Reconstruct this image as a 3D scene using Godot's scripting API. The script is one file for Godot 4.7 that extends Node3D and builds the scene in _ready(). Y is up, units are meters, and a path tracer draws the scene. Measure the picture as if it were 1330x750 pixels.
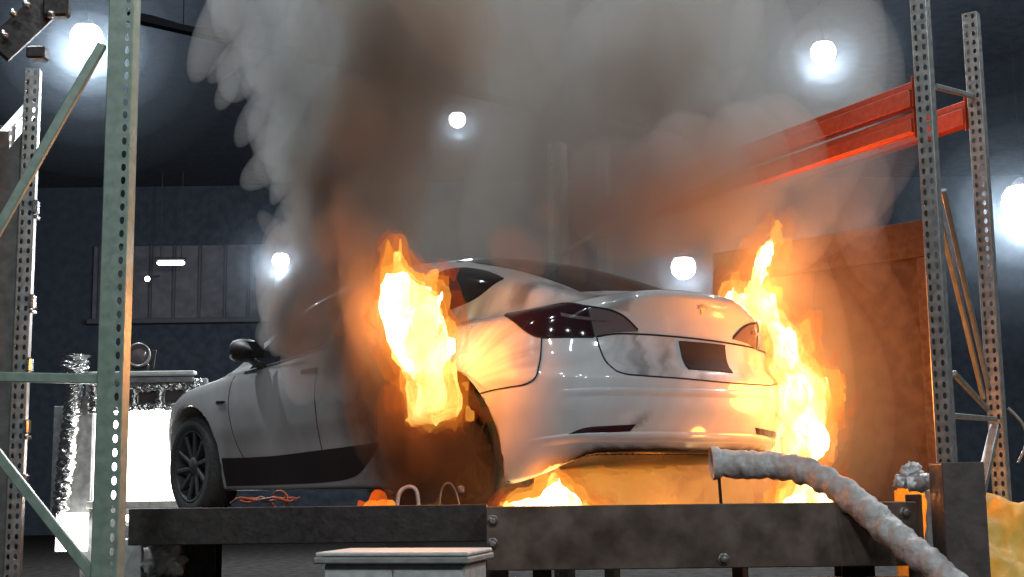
extends Node3D
# Fire test of a white electric sedan in a dark hall, seen from a low, near viewpoint.

const YAW := 0.675139837
const CAR := Vector3(0.32916, 1.39574, -7.37286)   # centre of the rear axle, on the deck

var mats := {}
var noise := FastNoiseLite.new()
var fine := FastNoiseLite.new()
var rng := RandomNumberGenerator.new()
var names := {}


func _ready():
	rng.seed = 11
	noise.seed = 3; noise.frequency = 1.0; noise.fractal_octaves = 3
	fine.seed = 8; fine.frequency = 1.0; fine.fractal_octaves = 4
	var cam := Camera3D.new()
	cam.name = "camera"
	cam.fov = 24.10
	cam.transform = Transform3D(Basis(Vector3.RIGHT, 0.14777067) * Basis(Vector3.BACK, -0.01252665), Vector3(0, 1.55, 0))
	cam.near = 0.1; cam.far = 200.0
	add_child(cam)
	cam.current = true
	var env := Environment.new()
	env.background_mode = Environment.BG_SKY
	var sky := Sky.new()
	var sm := ProceduralSkyMaterial.new()
	sm.sky_top_color = Color(0.02, 0.03, 0.06); sm.sky_horizon_color = Color(0.04, 0.05, 0.09)
	sm.ground_bottom_color = Color(0.02, 0.02, 0.03); sm.ground_horizon_color = Color(0.04, 0.05, 0.09)
	sky.sky_material = sm
	env.sky = sky
	env.background_energy_multiplier = 0.3
	env.tonemap_mode = Environment.TONE_MAPPER_LINEAR
	env.tonemap_exposure = 1.0
	env.fog_enabled = false
	env.volumetric_fog_enabled = true
	env.volumetric_fog_density = 0.0
	env.sdfgi_enabled = true; env.ssao_enabled = true; env.ssil_enabled = true
	var we := WorldEnvironment.new()
	we.name = "world_environment"
	we.environment = env
	add_child(we)
	make_materials()
	hall()
	hall_lamps()
	platform()
	rack_left()
	rack_right()
	light_booth()
	board_wall()
	car()
	small_things()
	fires()
	smoke()


# ---------------------------------------------------------------- materials
func lin(r, g, b) -> Color:
	return Color(r, g, b).linear_to_srgb()


func mat(called: String, c: Color, rough := 0.6, metal := 0.0) -> StandardMaterial3D:
	var m := StandardMaterial3D.new()
	m.resource_name = called
	m.albedo_color = c.linear_to_srgb()
	m.roughness = rough
	m.metallic = metal
	mats[called] = m
	return m


func noise_tex(freq: float, lo: Color, hi: Color, sd: int, octaves := 5, mid := 0.5) -> NoiseTexture2D:
	var n := FastNoiseLite.new()
	n.seed = sd; n.frequency = freq; n.fractal_octaves = octaves
	var t := NoiseTexture2D.new()
	t.width = 512; t.height = 512; t.seamless = true; t.noise = n
	var g := Gradient.new()
	g.set_color(0, lo.linear_to_srgb()); g.set_color(1, hi.linear_to_srgb())
	g.set_offset(0, maxf(mid - 0.3, 0.0)); g.set_offset(1, minf(mid + 0.3, 1.0))
	t.color_ramp = g
	return t


func worn(called: String, lo: Color, hi: Color, scale := 1.0, rough := 0.6, metal := 0.0, freq := 0.02, bump := 0.0) -> StandardMaterial3D:
	var m := mat(called, Color(1, 1, 1), rough, metal)
	m.albedo_color = Color.WHITE
	m.albedo_texture = noise_tex(freq, lo, hi, hash(called) % 1000)
	m.uv1_triplanar = true
	m.uv1_scale = Vector3.ONE * scale
	var r := noise_tex(freq * 2.0, Color(rough * 0.75, rough * 0.75, rough * 0.75).srgb_to_linear(), Color(minf(rough * 1.3, 1), minf(rough * 1.3, 1), minf(rough * 1.3, 1)).srgb_to_linear(), hash(called) % 777)
	m.roughness = 1.0
	m.roughness_texture = r
	if bump > 0.0:
		m.heightmap_enabled = true
		m.heightmap_texture = noise_tex(freq * 2.5, Color.BLACK, Color.WHITE, hash(called) % 555)
		m.heightmap_scale = bump
	return m


func glow(called: String, c: Color, energy: float) -> StandardMaterial3D:
	var m := mat(called, Color(0, 0, 0), 1.0)
	m.emission_enabled = true
	m.emission = c.linear_to_srgb()
	m.emission_energy_multiplier = energy
	return m


func make_materials():
	var p := mat("white_paint", Color(0.62, 0.605, 0.585), 0.42)
	p.vertex_color_use_as_albedo = true
	p.clearcoat_enabled = true; p.clearcoat = 1.0; p.clearcoat_roughness = 0.07
	var q := mat("sooty_paint", Color(0.62, 0.605, 0.585), 0.55)
	q.vertex_color_use_as_albedo = true
	q.clearcoat_enabled = true; q.clearcoat = 0.35; q.clearcoat_roughness = 0.2
	mat("dark_glass", Color(0.012, 0.012, 0.014), 0.06)
	mat("smoked_red", Color(0.028, 0.010, 0.013), 0.08)
	mat("lamp_clear", Color(0.13, 0.10, 0.10), 0.12)
	mat("black_trim", Color(0.035, 0.025, 0.025), 0.5)
	mat("plate_black", Color(0.012, 0.009, 0.009), 0.7)
	mat("gap", Color(0.01, 0.01, 0.01), 0.9)
	mat("chrome", Color(0.6, 0.6, 0.6), 0.18, 1.0)
	mat("emblem_grey", Color(0.33, 0.33, 0.33), 0.3, 0.6)
	worn("tyre_rubber", Color(0.04, 0.04, 0.04), Color(0.075, 0.072, 0.07), 3.0, 0.8)
	worn("wheel_grey", Color(0.05, 0.05, 0.05), Color(0.085, 0.084, 0.082), 3.0, 0.7, 0.1)
	worn("burnt", Color(0.012, 0.01, 0.009), Color(0.06, 0.05, 0.045), 3.0, 0.9)
	worn("rack_green", Color(0.22, 0.29, 0.23), Color(0.30, 0.37, 0.305), 2.0, 0.42, 0.25, 0.015)
	worn("rack_steel", Color(0.20, 0.20, 0.185), Color(0.32, 0.32, 0.295), 2.0, 0.38, 0.4, 0.015)
	worn("beam_orange", Color(0.50, 0.05, 0.008), Color(0.66, 0.09, 0.016), 2.0, 0.45)
	worn("dark_steel", Color(0.030, 0.024, 0.022), Color(0.050, 0.042, 0.037), 1.5, 0.5, 0.3, 0.02, 0.05)
	worn("plate_steel", Color(0.070, 0.045, 0.032), Color(0.155, 0.112, 0.086), 0.7, 0.48, 0.25, 0.012, 0.05)
	worn("column_steel", Color(0.075, 0.060, 0.052), Color(0.11, 0.09, 0.078), 1.0, 0.55, 0.3, 0.015, 0.05)
	worn("bolt_steel", Color(0.16, 0.14, 0.13), Color(0.34, 0.31, 0.28), 6.0, 0.4, 0.7)
	worn("board", Color(0.034, 0.015, 0.009), Color(0.041, 0.019, 0.011), 0.8, 0.85, 0.0, 0.012, 0.05)
	worn("board_frame", Color(0.045, 0.022, 0.014), Color(0.055, 0.028, 0.018), 1.0, 0.8)
	worn("insulation", Color(0.42, 0.40, 0.375), Color(0.60, 0.575, 0.545), 3.0, 0.6, 0.15, 0.02, 0.1)
	worn("foil", Color(0.55, 0.55, 0.54), Color(0.85, 0.85, 0.83), 4.0, 0.22, 0.95)
	worn("dull_foil", Color(0.45, 0.43, 0.41), Color(0.65, 0.62, 0.6), 4.0, 0.5, 0.5)
	worn("cabinet_white", Color(0.42, 0.43, 0.40), Color(0.56, 0.57, 0.53), 1.5, 0.5)
	worn("cabinet_lid", Color(0.22, 0.22, 0.20), Color(0.34, 0.34, 0.31), 1.5, 0.5)
	worn("booth_panel", Color(0.16, 0.165, 0.17), Color(0.28, 0.285, 0.29), 1.0, 0.6)
	worn("grey_panel", Color(0.14, 0.135, 0.125), Color(0.22, 0.21, 0.195), 1.0, 0.7)
	worn("tarp", Color(0.60, 0.33, 0.025), Color(0.70, 0.40, 0.04), 1.0, 0.6, 0.0, 0.02, 0.1)
	worn("concrete", Color(0.02, 0.018, 0.017), Color(0.035, 0.032, 0.03), 0.3, 0.7)
	mats["concrete"].specular_mode = BaseMaterial3D.SPECULAR_DISABLED
	worn("hall_wall", Color(0.023, 0.029, 0.042), Color(0.027, 0.034, 0.048), 0.1, 0.9)
	worn("gallery_wall", Color(0.075, 0.072, 0.085), Color(0.10, 0.097, 0.11), 0.1, 0.8)
	mat("mullion", Color(0.05, 0.05, 0.06), 0.6)
	mat("cable_black", Color(0.006, 0.006, 0.007), 0.9)
	mats["cable_black"].specular_mode = BaseMaterial3D.SPECULAR_DISABLED
	mat("hot_wire", Color(0.16, 0.06, 0.04), 0.6)
	mat("fixture", Color(0.03, 0.03, 0.033), 0.8)
	glow("lamp_glow", Color(0.92, 0.97, 1.0), 30.0)
	glow("tube_glow", Color(1.0, 1.0, 0.98), 6.0)
	glow("panel_glow", Color(1.0, 0.98, 0.93), 9.0)


# ---------------------------------------------------------------- mesh builder
class MB:
	var v := PackedVector3Array()
	var n := PackedVector3Array()
	var c := PackedColorArray()
	var idx := PackedInt32Array()
	var colored := false

	func tri(a: Vector3, b: Vector3, d: Vector3, out := Vector3.ZERO):
		var m := (b - a).cross(d - a)
		if m.length_squared() < 1e-16:
			return
		m = m.normalized()
		var s := v.size()
		if out != Vector3.ZERO and m.dot(out) < 0.0:
			m = -m
			var t := b
			b = d; d = t
		# b-a x d-a points outward: front faces run clockwise, so store reversed
		v.append_array(PackedVector3Array([a, d, b]))
		n.append_array(PackedVector3Array([m, m, m]))
		idx.append_array(PackedInt32Array([s, s + 1, s + 2]))

	func quad(a: Vector3, b: Vector3, d: Vector3, e: Vector3, out := Vector3.ZERO):
		tri(a, b, d, out); tri(a, d, e, out)

	func box(t: Transform3D, s: Vector3, bev := 0.004):
		var h := s * 0.5
		bev = minf(bev, minf(h.x, minf(h.y, h.z)) * 0.6)
		var pt := func(sx, sy, sz, ax) -> Vector3:
			var p := Vector3(sx * (h.x - bev), sy * (h.y - bev), sz * (h.z - bev))
			p[ax] += [sx, sy, sz][ax] * bev
			return t * p
		for ax in 3:
			var b1: int = (ax + 1) % 3
			var b2: int = (ax + 2) % 3
			for s0 in [-1.0, 1.0]:
				var q := []
				for w in [[-1.0, -1.0], [1.0, -1.0], [1.0, 1.0], [-1.0, 1.0]]:
					var g := [0.0, 0.0, 0.0]
					g[ax] = s0; g[b1] = w[0]; g[b2] = w[1]
					q.append(pt.call(g[0], g[1], g[2], ax))
				var o := Vector3.ZERO
				o[ax] = s0
				quad(q[0], q[1], q[2], q[3], t.basis * o)
		if bev <= 0.0:
			return
		for ax in 3:   # edges along ax
			var b1: int = (ax + 1) % 3
			var b2: int = (ax + 2) % 3
			for s1 in [-1.0, 1.0]:
				for s2 in [-1.0, 1.0]:
					var g0 := [0.0, 0.0, 0.0]
					var g1 := [0.0, 0.0, 0.0]
					g0[ax] = -1.0; g1[ax] = 1.0
					g0[b1] = s1; g1[b1] = s1; g0[b2] = s2; g1[b2] = s2
					var o := Vector3.ZERO
					o[b1] = s1; o[b2] = s2
					quad(pt.call(g0[0], g0[1], g0[2], b1), pt.call(g1[0], g1[1], g1[2], b1), pt.call(g1[0], g1[1], g1[2], b2), pt.call(g0[0], g0[1], g0[2], b2), t.basis * o)
		for sx in [-1.0, 1.0]:
			for sy in [-1.0, 1.0]:
				for sz in [-1.0, 1.0]:
					tri(pt.call(sx, sy, sz, 0), pt.call(sx, sy, sz, 1), pt.call(sx, sy, sz, 2), t.basis * Vector3(sx, sy, sz))

	func bar(a: Vector3, b: Vector3, w: float, h: float, up := Vector3.UP, bev := 0.003):
		var z := (b - a).normalized()
		if absf(z.dot(up)) > 0.98:
			up = Vector3.RIGHT
		var x := up.cross(z).normalized()
		var y := z.cross(x)
		box(Transform3D(Basis(x, y, z), (a + b) * 0.5), Vector3(w, h, (b - a).length()), bev)

	func grid(pts: Array, nor: Array, closed_u := false, col: Array = []):
		# pts[i][j], smooth; normals given per vertex; winding follows the normals
		var s := v.size()
		var m: int = pts[0].size()
		for i in pts.size():
			for j in m:
				v.append(pts[i][j]); n.append(nor[i][j])
				if col.size():
					c.append(col[i][j]); colored = true
		var last := pts.size() if closed_u else pts.size() - 1
		for i in last:
			var i2 := (i + 1) % pts.size()
			for j in m - 1:
				var a := s + i * m + j
				var b := s + i2 * m + j
				for t in [[a, b, b + 1], [a, b + 1, a + 1]]:
					var f := (v[t[1]] - v[t[0]]).cross(v[t[2]] - v[t[0]])
					if f.length_squared() < 1e-18:
						continue
					if f.dot(n[t[0]] + n[t[1]] + n[t[2]]) > 0.0:
						idx.append_array(PackedInt32Array([t[0], t[2], t[1]]))
					else:
						idx.append_array(PackedInt32Array([t[0], t[1], t[2]]))

	func tube(path: Array, radii, seg := 12, caps := true, rough = null):
		var rings := []
		var nors := []
		var up := Vector3.UP
		for i in path.size():
			var d: Vector3 = (path[mini(i + 1, path.size() - 1)] - path[maxi(i - 1, 0)]).normalized()
			if absf(d.dot(up)) > 0.95:
				up = Vector3.RIGHT if absf(d.x) < 0.7 else Vector3.FORWARD
			var x := up.cross(d).normalized()
			var y := d.cross(x)
			up = y
			var r: float = radii[i] if radii is Array else radii
			var ring := []
			var nr := []
			for k in seg:
				var a := TAU * k / seg
				var o := x * cos(a) + y * sin(a)
				var rr := r
				if rough != null:
					rr *= rough.call(path[i] + o * r, i, a)
				ring.append(path[i] + o * rr)
				nr.append(o)
			rings.append(ring); nors.append(nr)
		if rough != null:   # true normals of the wrinkled surface
			var nn := []
			for i in rings.size():
				var row := []
				for k in seg:
					var a: Vector3 = rings[mini(i + 1, rings.size() - 1)][k] - rings[maxi(i - 1, 0)][k]
					var b: Vector3 = rings[i][(k + 1) % seg] - rings[i][(k + seg - 1) % seg]
					var f := b.cross(a).normalized()
					if f.dot(nors[i][k]) < 0.0:
						f = -f
					row.append(f)
				nn.append(row)
			nors = nn
		for i in rings.size():
			rings[i].append(rings[i][0]); nors[i].append(nors[i][0])
		grid(rings, nors)
		if caps:
			for e in [0, path.size() - 1]:
				var d: Vector3 = path[0] - path[1] if e == 0 else path[e] - path[e - 1]
				for k in seg:
					tri(path[e], rings[e][k], rings[e][k + 1], d)

	func lathe(t: Transform3D, prof: Array, seg := 24):
		# prof: Vector2(radius, height) along local y
		var rings := []
		var nors := []
		for k in seg + 1:
			var a := TAU * k / seg
			var o := Vector3(cos(a), 0, sin(a))
			var r := []
			var nr := []
			for i in prof.size():
				var d: Vector2 = prof[mini(i + 1, prof.size() - 1)] - prof[maxi(i - 1, 0)]
				r.append(t * (o * prof[i].x + Vector3.UP * prof[i].y))
				nr.append((t.basis * (o * d.y - Vector3.UP * d.x)).normalized())
			rings.append(r); nors.append(nr)
		grid(rings, nors)

	func mesh() -> ArrayMesh:
		var a := []
		a.resize(Mesh.ARRAY_MAX)
		a[Mesh.ARRAY_VERTEX] = v
		a[Mesh.ARRAY_NORMAL] = n
		a[Mesh.ARRAY_INDEX] = idx
		if colored:
			while c.size() < v.size():
				c.append(Color.WHITE)
			a[Mesh.ARRAY_COLOR] = c
		var m := ArrayMesh.new()
		m.add_surface_from_arrays(Mesh.PRIMITIVE_TRIANGLES, a)
		return m


func numbered(called: String, parent: Node) -> String:
	var key := str(parent.get_instance_id()) + called
	var k: int = names.get(key, 0)
	names[key] = k + 1
	return called if k == 0 else "%s_%03d" % [called, k]


func put(called: String, mb, m, parent: Node = self, label := "") -> MeshInstance3D:
	var o := MeshInstance3D.new()
	o.name = numbered(called, parent)
	o.mesh = mb.mesh() if mb is MB else mb
	o.material_override = mats[m] if m is String else m
	if label:
		o.set_meta("label", label)
	parent.add_child(o, true)
	return o


func thing(called: String, label: String, category: String, at := Vector3.ZERO, turn := 0.0, group := "") -> Node3D:
	var o := Node3D.new()
	o.name = numbered(called, self)
	add_child(o, true)
	o.position = at
	o.rotation.y = turn
	o.set_meta("label", label); o.set_meta("category", category)
	if group:
		o.set_meta("group", group)
	return o


func tag(o: Node3D, label: String, category: String, group := ""):
	o.set_meta("label", label); o.set_meta("category", category)
	if group:
		o.set_meta("group", group)


func struct(called: String, mb, m) -> MeshInstance3D:
	var o := put(called, mb, m)
	o.set_meta("kind", "structure")
	return o


func at(p: Vector3, yaw := 0.0) -> Transform3D:
	return Transform3D(Basis(Vector3.UP, yaw), p)


func boxed(c: Vector3, s: Vector3, bev := 0.004, yaw := 0.0) -> MB:
	var b := MB.new()
	b.box(at(c, yaw), s, bev)
	return b


func rod(a: Vector3, b: Vector3, w: float, h: float) -> MB:
	var m := MB.new()
	m.bar(a, b, w, h)
	return m


func spline(pts: Array, n: int) -> Array:
	var c := Curve3D.new()
	for i in pts.size():
		var d: Vector3 = (pts[mini(i + 1, pts.size() - 1)] - pts[maxi(i - 1, 0)]) / 6.0
		c.add_point(pts[i], -d, d)
	var out := []
	var l := c.get_baked_length()
	for i in n:
		out.append(c.sample_baked(l * i / (n - 1), true))
	return out


# ---------------------------------------------------------------- the hall
func hall():
	var f := MB.new()
	f.quad(Vector3(-26, 0, 18), Vector3(26, 0, 18), Vector3(26, 0, -54), Vector3(-26, 0, -54), Vector3.UP)
	struct("floor", boxed(Vector3(0, -0.1, -18), Vector3(52, 0.2, 72), 0.0), "concrete")
	struct("ceiling", boxed(Vector3(0, 14.1, -18), Vector3(52, 0.2, 72), 0.0), "hall_wall")
	for w in [["hall_wall", Vector3(0, 7, -54.1), Vector3(52, 13.98, 0.2), "dark navy back wall of the hall behind everything"], ["hall_wall", Vector3(0, 7, 18.1), Vector3(52, 13.98, 0.2), "dark hall wall behind the viewer"],
			["hall_wall", Vector3(-26.1, 7, -18), Vector3(0.2, 13.98, 72), "dark left side wall of the hall"], ["hall_wall", Vector3(26.1, 7, -18), Vector3(0.2, 13.98, 72), "dark right side wall of the hall"]]:
		var o := struct(w[0], boxed(w[1], w[2], 0.0), "hall_wall")
		tag(o, w[3], "wall")
	# gallery band with mullions on the back wall
	var g := thing("gallery_window", "long pale window band with dark mullions high on the back wall", "window", Vector3(-11.6, 10.0, -53.9))
	put("wall_panel", boxed(Vector3(0, 0, 0), Vector3(10.6, 3.0, 0.16), 0.02), "gallery_wall", g)
	for i in 11:
		put("mullion", boxed(Vector3(-5.0 + i * 1.0 + (i % 3) * 0.03, 0, 0.14), Vector3(0.09, 3.0, 0.12), 0.01), "mullion", g)
	put("sill", boxed(Vector3(0, -1.6, 0.2), Vector3(10.8, 0.2, 0.4), 0.02), "mullion", g)
	var tl := thing("fluorescent_lamp", "small lit fluorescent strip lamp in front of the window band", "lamp", Vector3(-13.2, 10.4, -51.6))
	put("diffuser_glow", boxed(Vector3.ZERO, Vector3(1.05, 0.16, 0.22), 0.05), "tube_glow", tl)
	put("housing", boxed(Vector3(0, 0.15, 0), Vector3(1.15, 0.08, 0.3), 0.02), "fixture", tl)
	put("hanger", boxed(Vector3(-0.4, 1.9, 0), Vector3(0.03, 3.5, 0.03), 0.0), "fixture", tl)
	put("hanger", boxed(Vector3(0.4, 1.9, 0), Vector3(0.03, 3.5, 0.03), 0.0), "fixture", tl)
	var sl := thing("spot_lamp", "tiny lit spot lamp below the fluorescent strip", "lamp", Vector3(-14.2, 9.85, -52.0))
	var sb := MB.new()
	sb.lathe(at(Vector3.ZERO), [Vector2(0.0, -0.11), Vector2(0.08, -0.08), Vector2(0.11, 0), Vector2(0.08, 0.08), Vector2(0, 0.11)], 12)
	put("bulb_glow", sb, "tube_glow", sl)
	put("arm", rod(Vector3(0, 0.1, 0), Vector3(0, 0.4, -1.8), 0.04, 0.04), "fixture", sl)
	# the long dark cable tray under the roof
	var tr := thing("cable_tray", "long thin dark cable tray running level under the hall roof", "cable tray")
	var a := Vector3(-5.2, 8.0, -17.7)
	var b := Vector3(3.2, 8.0, -24.7)
	var d := (b - a).normalized()
	var side := d.cross(Vector3.UP).normalized() * 0.07
	put("rail", rod(a + side, b + side, 0.02, 0.09), "cable_black", tr)
	put("rail", rod(a - side, b - side, 0.02, 0.09), "cable_black", tr)
	for i in 22:
		var p := a.lerp(b, (i + 0.5) / 22.0)
		put("rung", rod(p + side, p - side, 0.03, 0.02), "cable_black", tr)
	for i in 4:
		var p := a.lerp(b, (i + 0.3) / 4.0)
		put("hanger", rod(p, Vector3(p.x, 13.98, p.z), 0.012, 0.012), "cable_black", tr)
	var cb := MB.new()
	var path := []
	for i in 60:
		var t := i / 59.0
		path.append(a.lerp(b, t) + Vector3(0, 0.05 + 0.02 * sin(t * 60.0), 0) + side * sin(t * 9.0) * 0.6)
	cb.tube(path, 0.028, 6)
	put("cable", cb, "cable_black", tr)


func hall_lamps():
	# [position, radius, energy, label]
	var seen := [
		[Vector3(-7.15, 9.2, -22.0), 0.27, 70.0, "large glaring hall lamp beside the top of the green left post"],
		[Vector3(-1.08, 9.1, -27.0), 0.17, 55.0, "small round hall lamp shining between the smoke columns above the car roof"],
		[Vector3(5.5, 9.05, -22.8), 0.22, 60.0, "hazy hall lamp above the orange beams at upper right"],
		[Vector3(8.50, 6.17, -22.0), 0.34, 75.0, "huge glaring lamp at the right edge beyond the right rack"],
		[Vector3(3.86, 6.45, -30.0), 0.28, 80.0, "white glaring lamp low just above the trunk lid"],
		[Vector3(-5.2, 6.72, -30.0), 0.19, 60.0, "yellowish lamp veiled by the left edge of the smoke"],
	]
	for s in seen:
		lamp(s[0], s[1], s[2], s[3], "hall lamps seen in the distance")
	for x in [-1.0, 5.0, 11.0]:
		for z in [3.0, 9.0]:
			lamp(Vector3(x, 9.0, z), 0.24, 15.0, "hall lamp of the rows behind the viewer", "hall lamps behind the viewer")
	lamp(Vector3(-7.0, 9.0, 3.0), 0.24, 9.0, "lone hall lamp behind the viewer on the left", "hall lamps behind the viewer")
	for x in [-5.0, 3.0, 9.0]:
		lamp(Vector3(x, 9.2, -10.5), 0.24, 38.0, "hall lamp of the row above the car, out of the picture", "hall lamps above the car")


func lamp(p: Vector3, r: float, e: float, label: String, group: String):
	var t := thing("hall_lamp", label, "lamp", p, 0.0, group)
	var g := MB.new()
	g.lathe(at(Vector3.ZERO), [Vector2(0.0, -r), Vector2(r * 0.38, -r * 0.92), Vector2(r * 0.71, -r * 0.71), Vector2(r * 0.92, -r * 0.38), Vector2(r, 0.0), Vector2(r * 0.92, r * 0.38), Vector2(r * 0.71, r * 0.71), Vector2(0, r * 0.74)], 24)
	put("bulb_glow", g, "lamp_glow", t)
	var h := MB.new()
	h.lathe(at(Vector3.ZERO), [Vector2(r * 0.5, r * 0.78), Vector2(r * 0.42, r * 1.0), Vector2(r * 0.2, r * 1.2), Vector2(0.0, r * 1.25)], 16)
	put("housing", h, "fixture", t)
	put("cord", rod(Vector3(0, r * 1.2, 0), Vector3(0, 13.98 - p.y, 0), 0.006, 0.006), "cable_black", t)
	var l := OmniLight3D.new()
	l.name = "lamp_light"
	l.position = Vector3(0, -r - 0.03, 0) + (Vector3(0, 1.5, -7) - p).normalized() * r * 1.0
	l.light_color = Color(0.93, 0.97, 1.0)
	l.light_energy = e
	l.light_size = r * 0.8
	l.omni_range = 80.0
	l.omni_attenuation = 2.0
	l.shadow_enabled = true
	t.add_child(l)


# ---------------------------------------------------------------- platform under the car
func platform():
	var t := thing("test_platform", "dark steel test platform of beams and plates under the burning car", "platform")
	# deck plates
	var rows := [[-6.05, -1.62, 1.6], [-7.2, -2.0, 1.62], [-8.4, -2.42, 1.45], [-9.6, -2.8, 0.9], [-10.8, -3.05, 0.1], [-12.0, -3.05, -0.9]]
	for i in rows.size() - 1:
		var r0: Array = rows[i]
		var r1: Array = rows[i + 1]
		for k in 3:
			var a0 := lerpf(r0[1], r0[2], k / 3.0) + 0.003
			var a1 := lerpf(r0[1], r0[2], (k + 1) / 3.0) - 0.003
			var b0 := lerpf(r1[1], r1[2], k / 3.0) + 0.003
			var b1 := lerpf(r1[1], r1[2], (k + 1) / 3.0) - 0.003
			var m := MB.new()
			var z0: float = r0[0] - 0.003
			var z1: float = r1[0] + 0.003
			var p := [Vector3(a0, 0, z0), Vector3(a1, 0, z0), Vector3(b1, 0, z1), Vector3(b0, 0, z1)]
			var y := Vector3(0, 1.395, 0)
			var yb := Vector3(0, 1.375, 0)
			m.quad(p[0] + y, p[1] + y, p[2] + y, p[3] + y, Vector3.UP)
			m.quad(p[0] + yb, p[1] + yb, p[2] + yb, p[3] + yb, Vector3.DOWN)
			for e in 4:
				var c: Vector3 = p[e]
				var d: Vector3 = p[(e + 1) % 4]
				m.quad(c + y, d + y, d + yb, c + yb, (c + d) * 0.5 - (p[0] + p[1] + p[2] + p[3]) * 0.25)
			put("deck_plate", m, "dark_steel", t)
	# front beams: a dark one at left, a plated one at right
	var lb := MB.new()
	lb.box(at(Vector3(-0.885, 1.412, -5.86)), Vector3(1.53, 0.155, 0.018), 0.003)
	lb.box(at(Vector3(-0.885, 1.482, -5.91)), Vector3(1.53, 0.014, 0.10), 0.003)
	lb.box(at(Vector3(-0.885, 1.341, -5.91)), Vector3(1.53, 0.014, 0.10), 0.003)
	put("side_beam", lb, "dark_steel", t)
	var rb := MB.new()
	rb.box(at(Vector3(0.775, 1.350, -5.70), 0.0), Vector3(1.79, 0.262, 0.02), 0.004)
	rb.box(at(Vector3(0.775, 1.4735, -5.765)), Vector3(1.79, 0.014, 0.11), 0.003)
	rb.box(at(Vector3(0.775, 1.226, -5.765)), Vector3(1.79, 0.014, 0.11), 0.003)
	put("front_beam", rb, "plate_steel", t)
	put("lower_beam", boxed(Vector3(0.4, 1.14, -5.80), Vector3(2.5, 0.06, 0.08), 0.004), "dark_steel", t)
	for p in [Vector3(-0.092, 1.423, -5.688), Vector3(-0.093, 1.330, -5.688), Vector3(1.62, 1.435, -5.688), Vector3(1.62, 1.36, -5.688), Vector3(1.62, 1.285, -5.688), Vector3(0.86, 1.255, -5.688)]:
		var b := MB.new()
		b.lathe(Transform3D(Basis(Vector3.RIGHT, PI / 2), p), [Vector2(0.026, 0), Vector2(0.026, 0.004), Vector2(0.016, 0.0045), Vector2(0.016, 0.016), Vector2(0.012, 0.02), Vector2(0, 0.02)], 6)
		put("bolt", b, "bolt_steel", t)
	for p in [Vector3(-1.45, 0.66, -6.4), Vector3(1.45, 0.6, -5.9), Vector3(-2.7, 0.66, -11), Vector3(0.2, 0.66, -10.4), Vector3(-0.1, 0.6, -5.95)]:
		var m := MB.new()
		m.box(at(p), Vector3(0.012, 1.32, 0.14), 0.002)
		for s in [-1, 1]:
			m.box(at(p + Vector3(0, 0, s * 0.066)), Vector3(0.14, 1.32, 0.012), 0.002)
		put("leg", m, "dark_steel", t)


# ---------------------------------------------------------------- pallet racks
func post_mesh(h: float, w: float, depth: float, cols: Array, pitch := 0.0508, hw := 0.0095, hh := 0.016) -> MB:
	# face at +z (towards the local front), holes punched through it; hollow behind
	var m := MB.new()
	var n := int(h / pitch)
	var z := depth * 0.5
	var xs := [-w * 0.5 + 0.004]
	var half := 0.022
	for c in cols:
		xs.append(c - half * 0.5); xs.append(c + half * 0.5)
	xs.append(w * 0.5 - 0.004)
	for k in xs.size() - 1:
		var x0: float = xs[k]
		var x1: float = xs[k + 1]
		if k % 2 == 0:
			for zz in [z, z - 0.0025]:
				m.quad(Vector3(x0, 0, zz), Vector3(x1, 0, zz), Vector3(x1, n * pitch, zz), Vector3(x0, n * pitch, zz), Vector3(0, 0, 1 if zz == z else -1))
			continue
		var cx := (x0 + x1) * 0.5
		for i in n:
			var cy := (i + 0.5) * pitch
			var ring := []
			var outer := []
			for a in 8:
				var ang := TAU * (a + 0.5) / 8.0
				ring.append(Vector3(cx + cos(ang) * hw * 1.0, cy + sin(ang) * hh, z))
				var sx := signf(cos(ang))
				outer.append(Vector3(cx + sx * half * 0.5, cy + (signf(sin(ang)) * pitch * 0.5 if a in [1, 2, 5, 6] else signf(sin(ang)) * pitch * 0.28), z))
			for a in 8:
				var b := (a + 1) % 8
				m.quad(ring[a], outer[a], outer[b], ring[b], Vector3.BACK)
				m.quad(ring[a], ring[b], ring[b] - Vector3(0, 0, 0.0025), ring[a] - Vector3(0, 0, 0.0025), Vector3(cx, cy, z) - ring[a])
	var H := n * pitch
	for s in [-1.0, 1.0]:
		var xo: float = s * w * 0.5
		# rounded edge, side, lip
		m.quad(Vector3(s * (w * 0.5 - 0.004), 0, z), Vector3(xo, 0, z - 0.004), Vector3(xo, H, z - 0.004), Vector3(s * (w * 0.5 - 0.004), H, z), Vector3(s, 0, 1))
		m.box(at(Vector3(s * (w * 0.5 - 0.00125), H * 0.5, -0.002)), Vector3(0.0025, H, depth - 0.0045), 0.0)
		m.box(at(Vector3(s * (w * 0.5 - 0.012), H * 0.5, -z - 0.0016)), Vector3(0.024, H, 0.0025), 0.0)
	return m


func add_post(parent: Node3D, foot: Vector3, h: float, yaw: float, w: float, depth: float, cols: Array, m: String):
	var o := put("post", post_mesh(h, w, depth, cols), m, parent)
	o.transform = at(foot, yaw)
	var f := put("foot_plate", boxed(foot + Vector3(0, 0.006, 0), Vector3(0.16, 0.012, 0.14), 0.003, yaw), m, parent)
	return o


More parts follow.
